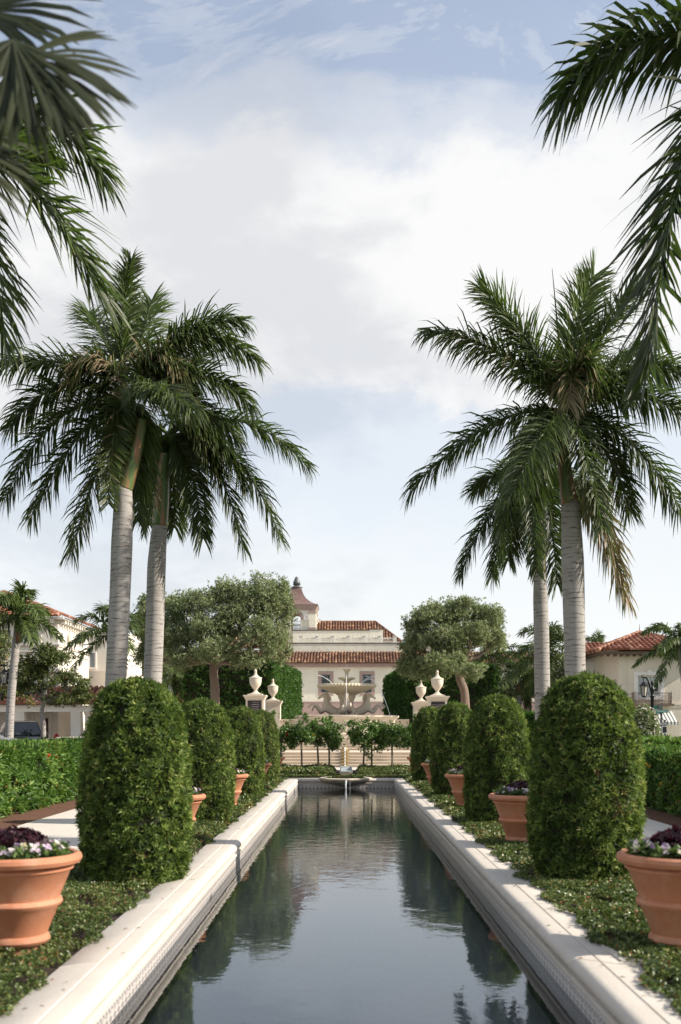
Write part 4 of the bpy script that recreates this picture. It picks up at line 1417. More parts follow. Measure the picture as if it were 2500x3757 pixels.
def bl(x, y, d, rx, rz, ry=None):                 # crown clump from 1568-view pixels
    k = 1.59439 * d / F
    p = pq(x, y, d)
    return (tuple(p), (rx * k, (ry or rx) * k, rz * k))


d = 57
crown_tree('spreading_tree', 'large spreading grey green tree left of the bell tower', pq(495, 1625, d), [(pq(497, 1640, d).x, d, 1.15), pq(495, 1585, d), pq(492, 1545, d), pq(498, 1510, d)], [.29, .235, .225, .30],
           [bl(590, 1375, 57, 62, 48), bl(525, 1380, 58, 50, 40), bl(630, 1420, 56, 40, 60), bl(455, 1400, 57, 48, 38), bl(400, 1410, 58, 40, 40), bl(610, 1470, 55, 58, 50), bl(540, 1440, 56, 45, 42), bl(470, 1455, 56, 52, 40),
            bl(405, 1470, 57, 45, 48), bl(500, 1500, 54.5, 55, 30), bl(430, 1520, 56, 45, 34), bl(345, 1450, 59, 35, 55), bl(640, 1500, 56, 30, 35), bl(570, 1525, 55, 38, 24), bl(350, 1515, 59, 35, 40), bl(640, 1370, 57.5, 25, 35)],
           15500, .19, .045, M['oak'], 61, M['bark'], sub=22, subr=.42, limb=.15, tint=(.56, .22))
crown_tree('spreading_tree', 'large leaning grey green tree right of the bell tower building', pq(1070, 1650, d), [(pq(1072, 1660, d).x, d, 1.15), pq(1070, 1600, d), pq(1060, 1565, d), pq(1052, 1520, d)], [.28, .225, .225, .27],
           [bl(1010, 1425, 57, 55, 38), bl(1070, 1410, 57, 48, 30), bl(1120, 1440, 57, 38, 45), bl(960, 1440, 58, 30, 28), bl(945, 1485, 57, 28, 32), bl(1085, 1475, 56, 52, 42), bl(1020, 1480, 56, 50, 40), bl(1030, 1530, 55, 48, 30),
            bl(985, 1545, 56, 42, 28), bl(1140, 1480, 57.5, 22, 35), bl(945, 1535, 57, 28, 34), bl(1080, 1550, 55, 30, 22)],
           12000, .19, .045, M['oak'], 62, M['bark'], sub=20, subr=.42, limb=.14, tint=(.58, .22))
d = 46
crown_tree('street_tree', 'open crowned small street tree with red tinged leaves before the arcade', pq(100, 1690, d), [(pq(100, 1700, d).x, d, 0), pq(100, 1665, d), pq(96, 1640, d), pq(104, 1610, d)], [.13, .11, .09, .08],
           [bl(90, 1520, d, 50, 22), bl(130, 1520, d, 42, 24), bl(60, 1545, d, 38, 24), bl(165, 1575, d, 42, 28), bl(120, 1560, d, 48, 24), bl(185, 1605, d, 30, 18), bl(70, 1590, d, 38, 18), bl(140, 1610, d, 45, 16), bl(105, 1500, d, 26, 16)],
           2300, .16, .05, M['olive'], 63, M['greybark'], sub=9, subr=.42, limb=.05, tint=(.35, .22))
d = 49
crown_tree('street_tree', 'olive yellow leafed street tree cut by the left picture edge', pq(-5, 1690, d), [(pq(-8, 1700, d).x, d, 0), pq(-8, 1665, d), pq(-6, 1630, d), pq(0, 1590, d)], [.14, .12, .10, .09],
           [bl(5, 1500, d, 30, 40), bl(45, 1560, d, 26, 48), bl(-20, 1560, d, 45, 40), bl(20, 1600, d, 30, 30), bl(62, 1600, d, 18, 35), bl(-40, 1500, d, 45, 40)],
           1900, .15, .05, M['olive'], 64, M['greybark'], sub=9, subr=.45, limb=.05, tint=(.6, .2))
d = 85
crown_tree('background_tree', 'dark leafy tree far behind the gap between the left royal palm trunks', pq(330, 1640, d), [(pq(330, 1650, d).x, d, 0), pq(330, 1600, d), pq(332, 1560, d)], [.4, .3, .25],
           [bl(330, 1470, d, 22, 70), bl(350, 1400, d, 28, 30), bl(370, 1500, d, 40, 50), bl(320, 1540, d, 20, 40)], 3600, .25, .09, M['oak'], 65, M['bark'], sub=10, tint=(.3, .18))
crown_tree('background_tree', 'dark rounded tree mass behind the slender right royal palm', pq(1215, 1640, d), [(pq(1215, 1650, d).x, d, 0), pq(1215, 1620, d), pq(1215, 1600, d)], [.4, .3, .25],
           [bl(1195, 1590, d, 40, 38), bl(1250, 1585, d, 45, 45), bl(1165, 1600, d, 25, 30), bl(1300, 1600, d, 40, 40)], 4200, .25, .09, M['oak'], 66, M['bark'], sub=10, tint=(.18, .15))

# ================================================================== ROSE STANDARDS
rose_px = [(1033, -.1), (1106, .0), (1163, .5), (1205, .9), (1336, .0), (1364, .6), (1438, .3), (1512, -.4)]
rw = ['farthest left', 'second from the left', 'third from the left', 'fourth from the left', 'fifth from the left', 'sixth from the left', 'seventh from the left', 'farthest right']


def make_rose(seed, lab, loc):
    t = thing('standard_rose', loc, lab, 'rose tree', 'standard roses at the end of the pool')
    x, y, z = loc
    rr = random.Random(seed)
    lean = rr.uniform(-.05, .08)
    b = MB(); b.tube([(x - lean, y, 0), (x - lean * .5 + .012, y, .5), (x, y, 1.0), (x + .02, y, 1.28)], [.028, .024, .024, .02], 8)
    for k in range(9):
        a = k * .9 + seed
        b.tube([(x, y, 1.05), (x + .2 * math.cos(a), y + .2 * math.sin(a), 1.25 + rr.uniform(0, .15)), (x + .42 * math.cos(a), y + .4 * math.sin(a), 1.35 + rr.uniform(-.1, .35))], [.014, .01, .005], 5)
    b.build('trunk', M['bark'], t, smooth=True)
    b = MB(); b.tube([(x + .05 - lean, y + .02, 0), (x + .035, y + .02, 1.1)], .011, 6); b.build('stake', M['stake'], t)
    lm = LM(seed); r = lm.r
    for k in range(34):
        a = r.uniform(0, 2 * np.pi); q = .58 * np.sqrt(r.random())
        cc = np.array([x + q * math.cos(a), y + q * math.sin(a), 1.40 + r.normal(0, .23)])
        m = 26
        P = cc + r.normal(0, .075, (m, 3))
        lm.rosettes(P, P - np.array([x, y, 1.2]) + r.normal(0, .3, (m, 3)), 4, .085, .048, np.clip(r.normal(.5, .25, m), 0, 1), (25, 85))
    lm.build('crown', M['rose'], t)
    return t


for i, ((xp, dy), w) in enumerate(zip(rose_px, rw)):
    y = 39.4 + dy
    x = (xp - HX) * 39.6 / F
    lab = 'slim standard rose tree, %s of eight before the steps' % w
    if i == 0: lab = 'standard rose tree with red bloom, farthest left of eight before the steps'
    t = make_rose(70 + i, lab, (x, y, 0))
    fl = {0: [(.26, -.25, 1.42)], 7: [(.02, -.2, 1.08)], 1: [(.45, -.1, 1.36)]}.get(i, [])
    for (fx, fy, fz) in fl:
        lm = LM(80 + i); m = 14 if i == 0 else 6
        P = np.array([x + fx, y + fy, fz]) + lm.r.normal(0, .028 if i == 0 else .015, (m, 3))
        lm.rosettes(P, np.tile([0, -1., .5], (m, 1)), 6, .05, .05, lm.r.uniform(0, 1, m), (20, 80))
        lm.build('rose_bloom', M['red'] if i != 1 else M['yellow'], t)

# ================================================================== FOUNTAIN, URNS, LOW WALL
PZ = 1.2                                            # plaza level
FX, FY = .10, 57.0
fo = thing('fountain', (FX, FY, PZ), 'large tiered stone fountain with rearing horse statues and wide fluted bowl', 'fountain')
fc = (FX, FY, 0)
b = MB()
b.lathe([(2.62, PZ), (2.70, PZ), (2.72, PZ + .12), (2.62, PZ + .18), (2.58, PZ + .3), (2.58, 2.02), (2.64, 2.10), (2.74, 2.16), (2.80, 2.22), (2.80, 2.29), (2.72, 2.31), (2.45, 2.31), (2.42, 2.25), (2.42, 1.5), (.001, 1.5)], fc, 72)
b.build('basin', M['fountain'], fo, smooth=35)
b = MB(); b.poly([(FX + 2.43 * math.cos(a * math.pi / 24), FY + 2.43 * math.sin(a * math.pi / 24), 2.17) for a in range(48)]); b.build('basin_water', M['water'], fo)
b = MB()
b.lathe([(.62, 1.5), (.62, 2.5), (.50, 2.65), (.36, 2.8), (.36, 3.05), (.42, 3.2), (.48, 3.32), (.47, 3.38), (.56, 3.42), (.58, 3.46)], fc, 32)
b.build('pedestal', M['fountain'], fo, smooth=40)
b = MB()
flute = lambda i, z: 1 + (.012 * (1 if i % 2 else -1) if z > 3.72 else 0)
b.lathe([(.56, 3.46), (.70, 3.50), (.98, 3.60), (1.22, 3.70), (1.40, 3.79), (1.50, 3.81), (1.57, 3.85), (1.585, 3.91), (1.55, 3.97), (1.47, 3.985), (1.40, 3.95), (1.2, 3.88), (.6, 3.8), (.001, 3.8)], fc, 112, wob=flute)
b.build('bowl', M['bowl'], fo, smooth=25)
b = MB()
b.lathe([(.13, 3.8), (.12, 4.0), (.14, 4.1), (.22, 4.18), (.34, 4.24), (.44, 4.27), (.455, 4.32), (.44, 4.35), (.36, 4.33), (.14, 4.30), (.09, 4.33), (.075, 4.42), (.10, 4.6), (.15, 4.70), (.215, 4.755), (.225, 4.785), (.21, 4.80), (.15, 4.78), (.001, 4.77)], fc, 40, wob=lambda i, z: 1 + (.02 * (1 if i % 2 else -1) if z in (4.27, 4.32, 4.755, 4.785) else 0))
b.build('upper_tiers', M['bowl'], fo, smooth=30)


def skin_mesh(name, verts, edges, radii, levels=2):
    me = bpy.data.meshes.new(name)
    me.from_pydata(verts, edges, [])
    o = bpy.data.objects.new(name, me)
    COL.objects.link(o)
    md = o.modifiers.new('s', 'SKIN')
    for v, rd in zip(me.skin_vertices[0].data if me.skin_vertices else [], radii):
        v.radius = rd if hasattr(rd, '__len__') else (rd, rd)
    if not me.skin_vertices:
        raise RuntimeError('no skin layer')
    me.skin_vertices[0].data[0].use_root = True
    sd = o.modifiers.new('d', 'SUBSURF'); sd.levels = levels; sd.render_levels = levels
    bpy.context.view_layer.update()
    res = bpy.data.meshes.new_from_object(o.evaluated_get(bpy.context.evaluated_depsgraph_get()))
    bpy.data.objects.remove(o)
    res.name = name
    res.polygons.foreach_set('use_smooth', [True] * len(res.polygons))
    return res


hv = [(.42, 0, 2.42), (.72, 0, 2.52), (1.02, 0, 2.74), (1.12, 0, 2.98), (1.10, 0, 3.2), (1.14, 0, 3.40), (1.31, 0, 3.39), (1.48, 0, 3.26), (1.56, 0, 3.19)]
hr = [.30, .27, .26, .18, .13, .10, .098, .062, .058]
he = [(i, i + 1) for i in range(8)]
def chain(start, pts, rs):
    p = start
    for q, rd in zip(pts, rs):
        hv.append(q); hr.append(rd); he.append((p, len(hv) - 1)); p = len(hv) - 1
chain(2, [(1.20, .19, 2.68), (1.36, .20, 2.50), (1.60, .20, 2.86), (1.86, .19, 2.93), (2.02, .19, 2.80), (2.08, .19, 2.76)], [.15, .105, .075, .052, .045, .06])
chain(2, [(1.20, -.19, 2.66), (1.42, -.20, 2.44), (1.58, -.20, 2.72), (1.76, -.20, 2.82), (1.86, -.2, 2.62), (1.87, -.2, 2.54)], [.15, .105, .075, .052, .045, .06])
chain(0, [(.25, .0, 2.25), (.40, .45, 2.3), (.30, .62, 2.55)], [.25, .15, .08])
chain(5, [(1.03, .07, 3.50), (1.04, .075, 3.55)], [.035, .012])
chain(5, [(1.03, -.07, 3.50), (1.04, -.075, 3.55)], [.035, .012])
hme = skin_mesh('horse', hv, he, hr)
hme.materials.append(M['fountain'])
mane = MB()
for i in range(9):
    f = i / 8
    x = .98 - .13 * math.sin(f * 3.0) + .10 * f
    z = 2.95 + .55 * f
    mane.tube([(x + .12, 0, z), (x + .0, .03 * (-1) ** i, z + .04), (x - .08, .05 * (-1) ** i, z - .05)], [.05, .035, .012], 6)
mme = None
for k, az in enumerate((-90, 0, 180, 90)):
    h = link('horse_statue', hme, fo)
    h.rotation_euler = (0, 0, R(az)); h.location = (0, 0, -PZ)
    ORG[h] = Vector((0, 0, 0))
    if mme is None:
        mo = mane.build('mane', M['fountain'], h, smooth=True); mme = mo.data
    else:
        mo = link('mane', mme, h)
# jets of water
def jet(pts, r0, r1):
    b = MB(); n = len(pts)
    b.tube(pts, [r0 + (r1 - r0) * i / (n - 1) for i in range(n)], 6)
    b.build('water_jet', M['jet'], fo, smooth=True)
def arc(p, q, h, n=12):
    p, q = Vector(p), Vector(q)
    return [p.lerp(q, i / n) + Vector((0, 0, 4 * h * (i / n) * (1 - i / n))) for i in range(n + 1)]
jet([(FX, FY, 4.77), (FX, FY, 4.95), (FX, FY, 5.06)], .022, .012)
jet([(FX - .02, FY - 1.62, 4.40), (FX - .02, FY - 1.64, 3.5), (FX - .02, FY - 1.66, 2.2)], .016, .022)
jet(arc((FX + .80, FY - .3, 3.98), (FX + 2.32, FY - .6, 2.2), .95), .014, .02)
jet(arc((FX + .95, FY - .9, 4.38), (FX + 1.5, FY - 1.0, 3.98), .12), .012, .012)
jet(arc((FX - .75, FY - .8, 3.98), (FX - 1.55, FY - 1.0, 4.42), .10), .016, .016)
jet(arc((FX + .74, FY - .8, 3.98), (FX + 1.5, FY - 1.0, 4.36), .12), .016, .016)

ux = [(938, 2551, 52.0, 'left', 'nearer'), (1002, 2572, 61.4, 'left', 'farther'), (1605, 2555, 52.0, 'right', 'nearer'), (1545, 2576, 61.4, 'right', 'farther')]
urn0 = None
for (x, y, d, side, nf) in ux:
    c = px(x, y, d)
    zt = c.z
    t = thing('pedestal', (c.x, d, PZ), '%s square stone urn pedestal %s of the fountain%s' % (nf, side, ', bearing a dark plaque' if nf == 'nearer' else ''), 'pedestal', 'stone urn pedestals')
    b = MB()
    def sqr(h, z): return [(c.x - h, d - h, z), (c.x + h, d - h, z), (c.x + h, d + h, z), (c.x - h, d + h, z)]
    b.loft([sqr(.50, PZ), sqr(.50, PZ + .28), sqr(.455, PZ + .33), sqr(.44, PZ + .35), sqr(.44, zt - .23), sqr(.45, zt - .21), sqr(.47, zt - .20), sqr(.50, zt - .12), sqr(.545, zt - .06), sqr(.555, zt - .055), sqr(.555, zt)])
    b.build('shaft', M['urnstone'], t)
    if nf == 'nearer':
        b = MB(); b.box((c.x - .335, d - .462, zt - .95), (c.x + .335, d - .441, zt - .27)); pl = b.build('plaque', M['bronze'], t)
        lines = [('MEMORIAL FOUNTAIN', .075, .16), ('TOWN OF PALM BEACH', .04, .27), ('ERECTED IN HONOR', .055, .38)] if side == 'right' else [('IN MEMORY OF THOSE', .045, .15), ('WHO SERVED THE', .06, .30), ('TOWN', .06, .42)]
        for tx, sz, dz in lines[:1] if side == 'right' else []:
            text_mesh(tx, sz * .8, M['letter'], pl, (c.x, d - .464, zt - .27 - dz), (R(90), 0, 0))
        if True:                                     # further lines too small to read in the photograph: worn raised dashes
            b = MB(); rr = random.Random(3)
            for k in range(5 if side == 'left' else 4):
                zz = zt - .36 - .11 * k - (.16 if side == 'right' else 0)
                xx = c.x - rr.uniform(.12, .22)
                while xx < c.x + .2:
                    w = rr.uniform(.02, .06); b.box((xx, d - .465, zz), (xx + w, d - .4621, zz + .022)); xx += w + .015
            tag(b.build('worn_lettering', M['letter'], pl), kind='stuff')
    loc = (c.x, d, zt)
    lab = '%s lidded stone urn on its pedestal %s of the fountain' % (nf, side)
    if urn0 is None:
        urn0 = thing('urn', (0, 0, 0), lab, 'urn', 'lidded stone urns')
        b = MB(); h = .365
        def sq0(h, z): return [(-h, -h, z), (h, -h, z), (h, h, z), (-h, h, z)]
        b.loft([sq0(.355, 0), sq0(.355, .06)])
        b.lathe([(.33, .06), (.30, .075), (.20, .11), (.13, .16), (.085, .22), (.075, .235), (.085, .245), (.085, .262), (.075, .27), (.10, .29), (.135, .335), (.14, .35), (.17, .385), (.235, .47), (.275, .56), (.292, .65), (.298, .74), (.298, .82)], (0, 0, 0), 40, cap=False)
        b.build('body', M['urnstone'], urn0, smooth=40)
        b = MB()
        b.lathe([(.30, .82), (.315, .83), (.32, .85), (.315, .868), (.25, .885), (.17, .925), (.11, .98), (.075, 1.04), (.06, 1.09), (.062, 1.10), (.075, 1.105), (.075, 1.12), (.055, 1.13), (.07, 1.16), (.073, 1.19), (.058, 1.23), (.042, 1.255), (.045, 1.265), (.03, 1.285), (.001, 1.29)], (0, 0, 0), 32)
        b.build('lid', M['urnstone'], urn0, smooth=40)
        urn0.location = loc
    else:
        dup(urn0, loc, None, lab)

for sx_, nm in ((-1, 'left'), (1, 'right')):
    t = thing('low_wall', (sx_ * 3.2, 61.4, PZ), 'low pale stone wall with coping %s of the fountain' % nm, 'wall')
    x0, x1 = sorted((sx_ * 2.2, sx_ * 3.7))
    b = MB(); b.box((x0, 61.25, PZ), (x1, 61.55, 2.06)); b.build('wall', M['urnstone'], t)
    b = MB(); b.loft([[(x0, 61.2, 2.061), (x1, 61.2, 2.061), (x1, 61.6, 2.061), (x0, 61.6, 2.061)], [(x0, 61.17, 2.09), (x1, 61.17, 2.09), (x1, 61.63, 2.09), (x0, 61.63, 2.09)], [(x0, 61.17, 2.15), (x1, 61.17, 2.15), (x1, 61.63, 2.15), (x0, 61.63, 2.15)]]); b.build('coping', M['urnstone'], t)
    t = thing('low_wall', (sx_ * 5.2, 52, 0), 'pale stone side wall beside the steps %s of the roses' % nm, 'wall')
    x0, x1 = sorted((sx_ * 5.21, sx_ * 5.6))
    b = MB(); b.box((x0, 44.2, -.05), (x1, 49.59, .95)); b.build('wall', M['urnstone'], t)
    b = MB(); b.box((x0 - .03, 44.15, .951), (x1 + .03, 49.59, 1.03)); b.build('coping', M['urnstone'], t)


# ================================================================== BUILDINGS
def wall_quads(b, O, U, w, z0, z1, holes=(), N=None, depth=.18):
    """wall face from O along U (width w), with rectangular holes (u0,u1,za,zb) and reveals going inwards"""
    O = Vector(O); U = Vector(U).normalized()
    N = Vector((U.y, -U.x, 0)) if N is None else Vector(N)
    us = sorted({0, w, *[h[0] for h in holes], *[h[1] for h in holes]})
    zs = sorted({z0, z1, *[h[2] for h in holes], *[h[3] for h in holes]})
    P = lambda u, z, k=0: Vector((O.x, O.y, 0)) + U * u + Vector((0, 0, z)) - N * k
    for i in range(len(us) - 1):
        for j in range(len(zs) - 1):
            um, zm = (us[i] + us[i + 1]) / 2, (zs[j] + zs[j + 1]) / 2
            if any(h[0] < um < h[1] and h[2] < zm < h[3] for h in holes): continue
            b.poly([P(us[i], zs[j]), P(us[i + 1], zs[j]), P(us[i + 1], zs[j + 1]), P(us[i], zs[j + 1])])
    for u0, u1, za, zb in holes:
        for p, q in (((u0, za), (u0, zb)), ((u0, zb), (u1, zb)), ((u1, zb), (u1, za)), ((u1, za), (u0, za))):
            b.poly([P(*p), P(*q), P(*q, depth), P(*p, depth)])


def obox(b, O, U, u0, u1, k0, k1, z0, z1, N=None):
    """box in wall coordinates: along U, k = distance outwards from the wall face"""
    O = Vector(O); U = Vector(U).normalized()
    N = Vector((U.y, -U.x, 0)) if N is None else Vector(N)
    P = lambda u, k, z: tuple(Vector((O.x, O.y, 0)) + U * u + N * k + Vector((0, 0, z)))
    r = [(u0, k1), (u1, k1), (u1, k0), (u0, k0)]
    b.loft([[P(u, k, z0) for u, k in r], [P(u, k, z1) for u, k in r]])


def window(parent, O, U, u0, u1, z0, z1, depth=.15, frame=None, glass=None, nx=1, nz=1, fw=.06, surround=None, sw=.2, so=.03, bars=0, sill=None):
    frame = frame or M['frame']; glass = glass or M['glass']
    b = MB()
    for (a, c, e, f) in ((u0, u0 + fw, z0, z1), (u1 - fw, u1, z0, z1), (u0 + fw, u1 - fw, z0, z0 + fw), (u0 + fw, u1 - fw, z1 - fw, z1)):
        obox(b, O, U, a, c, -depth - .02, -depth + .05, e, f)
    for i in range(1, nx):
        u = u0 + (u1 - u0) * i / nx
        obox(b, O, U, u - fw * .3, u + fw * .3, -depth - .015, -depth + .03, z0 + fw, z1 - fw)
    for i in range(1, nz):
        z = z0 + (z1 - z0) * i / nz
        obox(b, O, U, u0 + fw, u1 - fw, -depth - .014, -depth + .028, z - fw * .3, z + fw * .3)
    w = b.build('window', frame, parent)
    b = MB(); obox(b, O, U, u0 + fw * .5, u1 - fw * .5, -depth - .012, -depth - .004, z0 + fw * .5, z1 - fw * .5)
    b.build('pane', glass, w)
    if bars:
        b = MB()
        for i in range(bars):
            u = u0 + (u1 - u0) * (i + .5) / bars
            obox(b, O, U, u - .014, u + .014, .0 - .05, -.02, z0, z1)
        b.build('bars', M['frame'], w)
    if surround:
        b = MB()
        for (a, c, e, f) in ((u0 - sw, u0, z0 - sw, z1 + sw), (u1, u1 + sw, z0 - sw, z1 + sw), (u0, u1, z1, z1 + sw), (u0, u1, z0 - sw, z0)):
            obox(b, O, U, a, c, .002, so, e, f)
        b.build('surround', surround, w)
    return w


def tile_roof(b, E, U, Sv, w, L, pitch=.26, course=.38, clip=None, seed=1, lift=.05, pan=True):
    """barrel tiles: E eave corner, U along the eave, Sv up the slope"""
    E = Vector(E); U = Vector(U).normalized(); Sv = Vector(Sv).normalized(); N = U.cross(Sv).normalized()
    if N.z < 0: N = -N
    rr = random.Random(seed)
    nc = int(w / pitch); ns = max(1, int(round(L / course))); course = L / ns
    rad = pitch * .44
    for i in range(nc + 1):
        u = (i + .5) * pitch
        if u > w: break
        for j in range(ns):
            s0, s1 = j * course - .03, (j + 1) * course + .02
            if clip and not clip(u, (s0 + s1) / 2): continue
            b.cur = min(1, max(0, rr.gauss(.45, .25)))
            ra, rb = rad * 1.06, rad * .92
            rings = []
            for s, r_, h in ((s0, ra, lift * .7), (s1, rb, 0.012)):
                rings.append([E + U * (u + r_ * math.cos(math.pi * k / 5)) + Sv * s + N * (h + r_ * math.sin(math.pi * k / 5)) for k in range(6)])
            b.loft(rings, cap=False, close=False)
            # open lower end closed by a dark lip
            n = b.vs(rings[0]); c0 = b.cur
            b.face([n + k for k in range(6)])
    b.cur = .1
    if pan:
        m = max(14, int(w / .3))
        for i in range(m):
            for j in range(ns):
                u0, u1 = w * i / m, w * (i + 1) / m
                if clip and not (clip(u0, (j + .5) * course) and clip(u1, (j + .5) * course)): continue
                b.poly([E + U * u0 + Sv * j * course, E + U * u1 + Sv * j * course, E + U * u1 + Sv * (j + 1) * course, E + U * u0 + Sv * (j + 1) * course])


# --- main building at the end of the axis
mb = thing('villa', (0, 95, PZ), 'cream stucco villa with brown barrel tile roofs and a bell tower, behind the fountain', 'building')
O1, U1 = (-18, 95, 0), (1, 0, 0)
wins = [-5.37, -1.70, 1.98, 5.65, -9.0, 9.3]
holes = [(18 + c - .41, 18 + c + .41, 4.85, 6.48) for c in wins]
b = MB(); wall_quads(b, O1, U1, 36, PZ, 7.2, holes, depth=.25)
b.poly([(-18, 95, PZ), (-18, 95, 7.2), (-18, 110, 7.2), (-18, 110, PZ)]); b.poly([(18, 95, PZ), (18, 110, PZ), (18, 110, 7.2), (18, 95, 7.2)])
b.build('wall', M['cream'], mb)
for c in wins:
    window(mb, O1, U1, 18 + c - .41, 18 + c + .41, 4.85, 6.48, depth=.2, nx=2, nz=4, fw=.09, surround=M['mauve'], sw=.27, so=.035, bars=5)
b = MB(); obox(b, O1, U1, 0, 36, .003, .05, PZ, 3.95); obox(b, O1, U1, 0, 36, .003, .07, 3.95, 4.03); b.build('dado', M['mauve'], mb)
b = MB(); obox(b, O1, U1, 0, 36, .003, .30, 7.12, 7.3); obox(b, O1, U1, 0, 36, .003, .38, 7.301, 7.44); b.build('fascia', M['mauve'], mb)
b = MB(); b.box((-18, 95.0, 7.2), (18, 97, 7.25)); tile_roof(b, (-18, 94.45, 7.44), (1, 0, 0), (0, 2.6, 1.13), 36, 2.86, .275, .40, seed=1); b.build('lower_roof', M['rooftile'], mb, smooth=30)
b = MB(); b.box((-5.12, 97.0, 7.26), (9.5, 97.35, 9.38)); b.box((-18, 97.02, 7.26), (-5.121, 97.3, 8.75)); b.build('parapet_wall', M['cream'], mb)
b = MB(); b.box((-5.16, 96.95, 9.381), (9.5, 97.4, 9.46)); b.build('parapet_coping', M['darktrim'], mb)
# terrace balustrade
b = MB()
posts = [-4.06 + i * (8.72 / 6) for i in range(7)]
for x in posts: b.box((x - .17, 98.9, 9.3), (x + .17, 99.24, 10.2)); b.box((x - .2, 98.87, 10.2), (x + .2, 99.27, 10.26))
for x0, x1 in zip(posts[:-1], posts[1:]):
    b.box((x0 + .171, 98.98, 9.98), (x1 - .171, 99.16, 10.10)); b.box((x0 + .171, 98.98, 9.3), (x1 - .171, 99.16, 9.52))
    n = 7
    for k in range(n):
        xa = x0 + .2 + (x1 - x0 - .4) * k / (n - 1)
        for sg in (-1, 1):
            xb = xa + sg * .19
            if x0 + .17 < xb < x1 - .17: b.tube([(xa, 99.07, 9.52), (xb, 99.07 + .004 * sg, 9.98)], .022, 5)
b.build('balustrade', M['trim'], mb)
b = MB(); b.box((-5.0, 102, 9.0), (2.35, 102.3, 11.02)); b.box((2.351, 101.99, 9.0), (3.66, 102.3, 11.12)); b.build('upper_wall', M['cream'], mb)
b = MB(); b.box((-5.05, 101.94, 11.021), (2.3, 102.35, 11.09)); b.box((2.301, 101.93, 11.121), (3.7, 102.35, 11.18)); b.build('upper_coping', M['darktrim'], mb)
b = MB(); b.box((-5.2, 99.4, 9.0), (9.5, 102, 9.1)); b.build('terrace_floor', M['path'], mb)
def hipclip(w, L, run_l, run_r):
    return lambda u, s: run_l * s / L < u < w - run_r * s / L
b = MB()
tile_roof(b, (-3.2, 102.6, 10.05), (1, 0, 0), (0, 3.6, 2.2), 8.6, 4.22, .275, .40, clip=hipclip(8.6, 4.22, 0, 2.4), seed=4)
tile_roof(b, (5.4, 102.6, 10.05), (0, 1, 0), (-2.4, 0, 2.2), 7.2, 3.26, .275, .40, clip=hipclip(7.2, 3.26, 3.6, 3.6), seed=5)
for i in range(16):
    f = i / 16
    b.cur = random.uniform(.2, .9); p = Vector((5.4, 102.6, 10.1)).lerp(Vector((3.0, 106.2, 12.32)), f); q = Vector((5.4, 102.6, 10.1)).lerp(Vector((3.0, 106.2, 12.32)), f + .07)
    b.tube([p, q], [.13, .11], 7)
for i in range(24):
    x = -3.2 + 6.2 * i / 24; b.cur = random.uniform(.2, .9)
    b.tube([(x, 106.2, 12.29), (x + .28, 106.2, 12.29)], [.13, .11], 7)
b.build('upper_roof', M['rooftile'], mb, smooth=30)
b = MB(); b.box((-3.2, 102.7, 9.6), (5.3, 109, 10.04)); b.build('upper_storey', M['cream'], mb)
b = MB(); tile_roof(b, (-12, 97.6, 8.95), (1, 0, 0), (0, 3.5, 1.9), 6.7, 3.98, .275, .4, seed=6); b.build('wing_roof', M['rooftile'], mb, smooth=30)
b = MB(); b.box((-12, 97.7, 7.3), (-5.3, 101, 8.9)); b.build('wing_wall', M['cream'], mb)

# bell tower: open arches on the four sides
TX, TY, TH = -4.72, 104.2, 1.90
def arch_face(b, O, U, w, z0, z1, c, hw, zb, zsp, th):
    O = Vector(O); U = Vector(U).normalized(); N = Vector((U.y, -U.x, 0))
    P = lambda u, z, k=0: Vector((O.x, O.y, 0)) + U * u + Vector((0, 0, z)) - N * k
    n = 16
    arc_ = [(c - hw, zb)] + [(c - hw * math.cos(math.pi * i / n), zsp + hw * math.sin(math.pi * i / n)) for i in range(n + 1)] + [(c + hw, zb)]
    for k in (0, th):
        b.poly([P(0, z0, k), P(c - hw, z0, k), P(c - hw, z1, k), P(0, z1, k)]); b.poly([P(c + hw, z0, k), P(w, z0, k), P(w, z1, k), P(c + hw, z1, k)])
        b.poly([P(c - hw, z0, k), P(c + hw, z0, k), P(c + hw, zb, k), P(c - hw, zb, k)])
        for (ua, za), (ub, zc) in zip(arc_[1:-2], arc_[2:-1]):
            b.poly([P(ua, za, k), P(ub, zc, k), P(ub, z1, k), P(ua, z1, k)])
    for (ua, za), (ub, zc) in zip(arc_[:-1], arc_[1:]):
        b.poly([P(ua, za), P(ub, zc), P(ub, zc, th), P(ua, za, th)])
    b.poly([P(c + hw, zb), P(c - hw, zb), P(c - hw, zb, th), P(c + hw, zb, th)])
    return [P(u, z, -.03) for u, z in arc_]


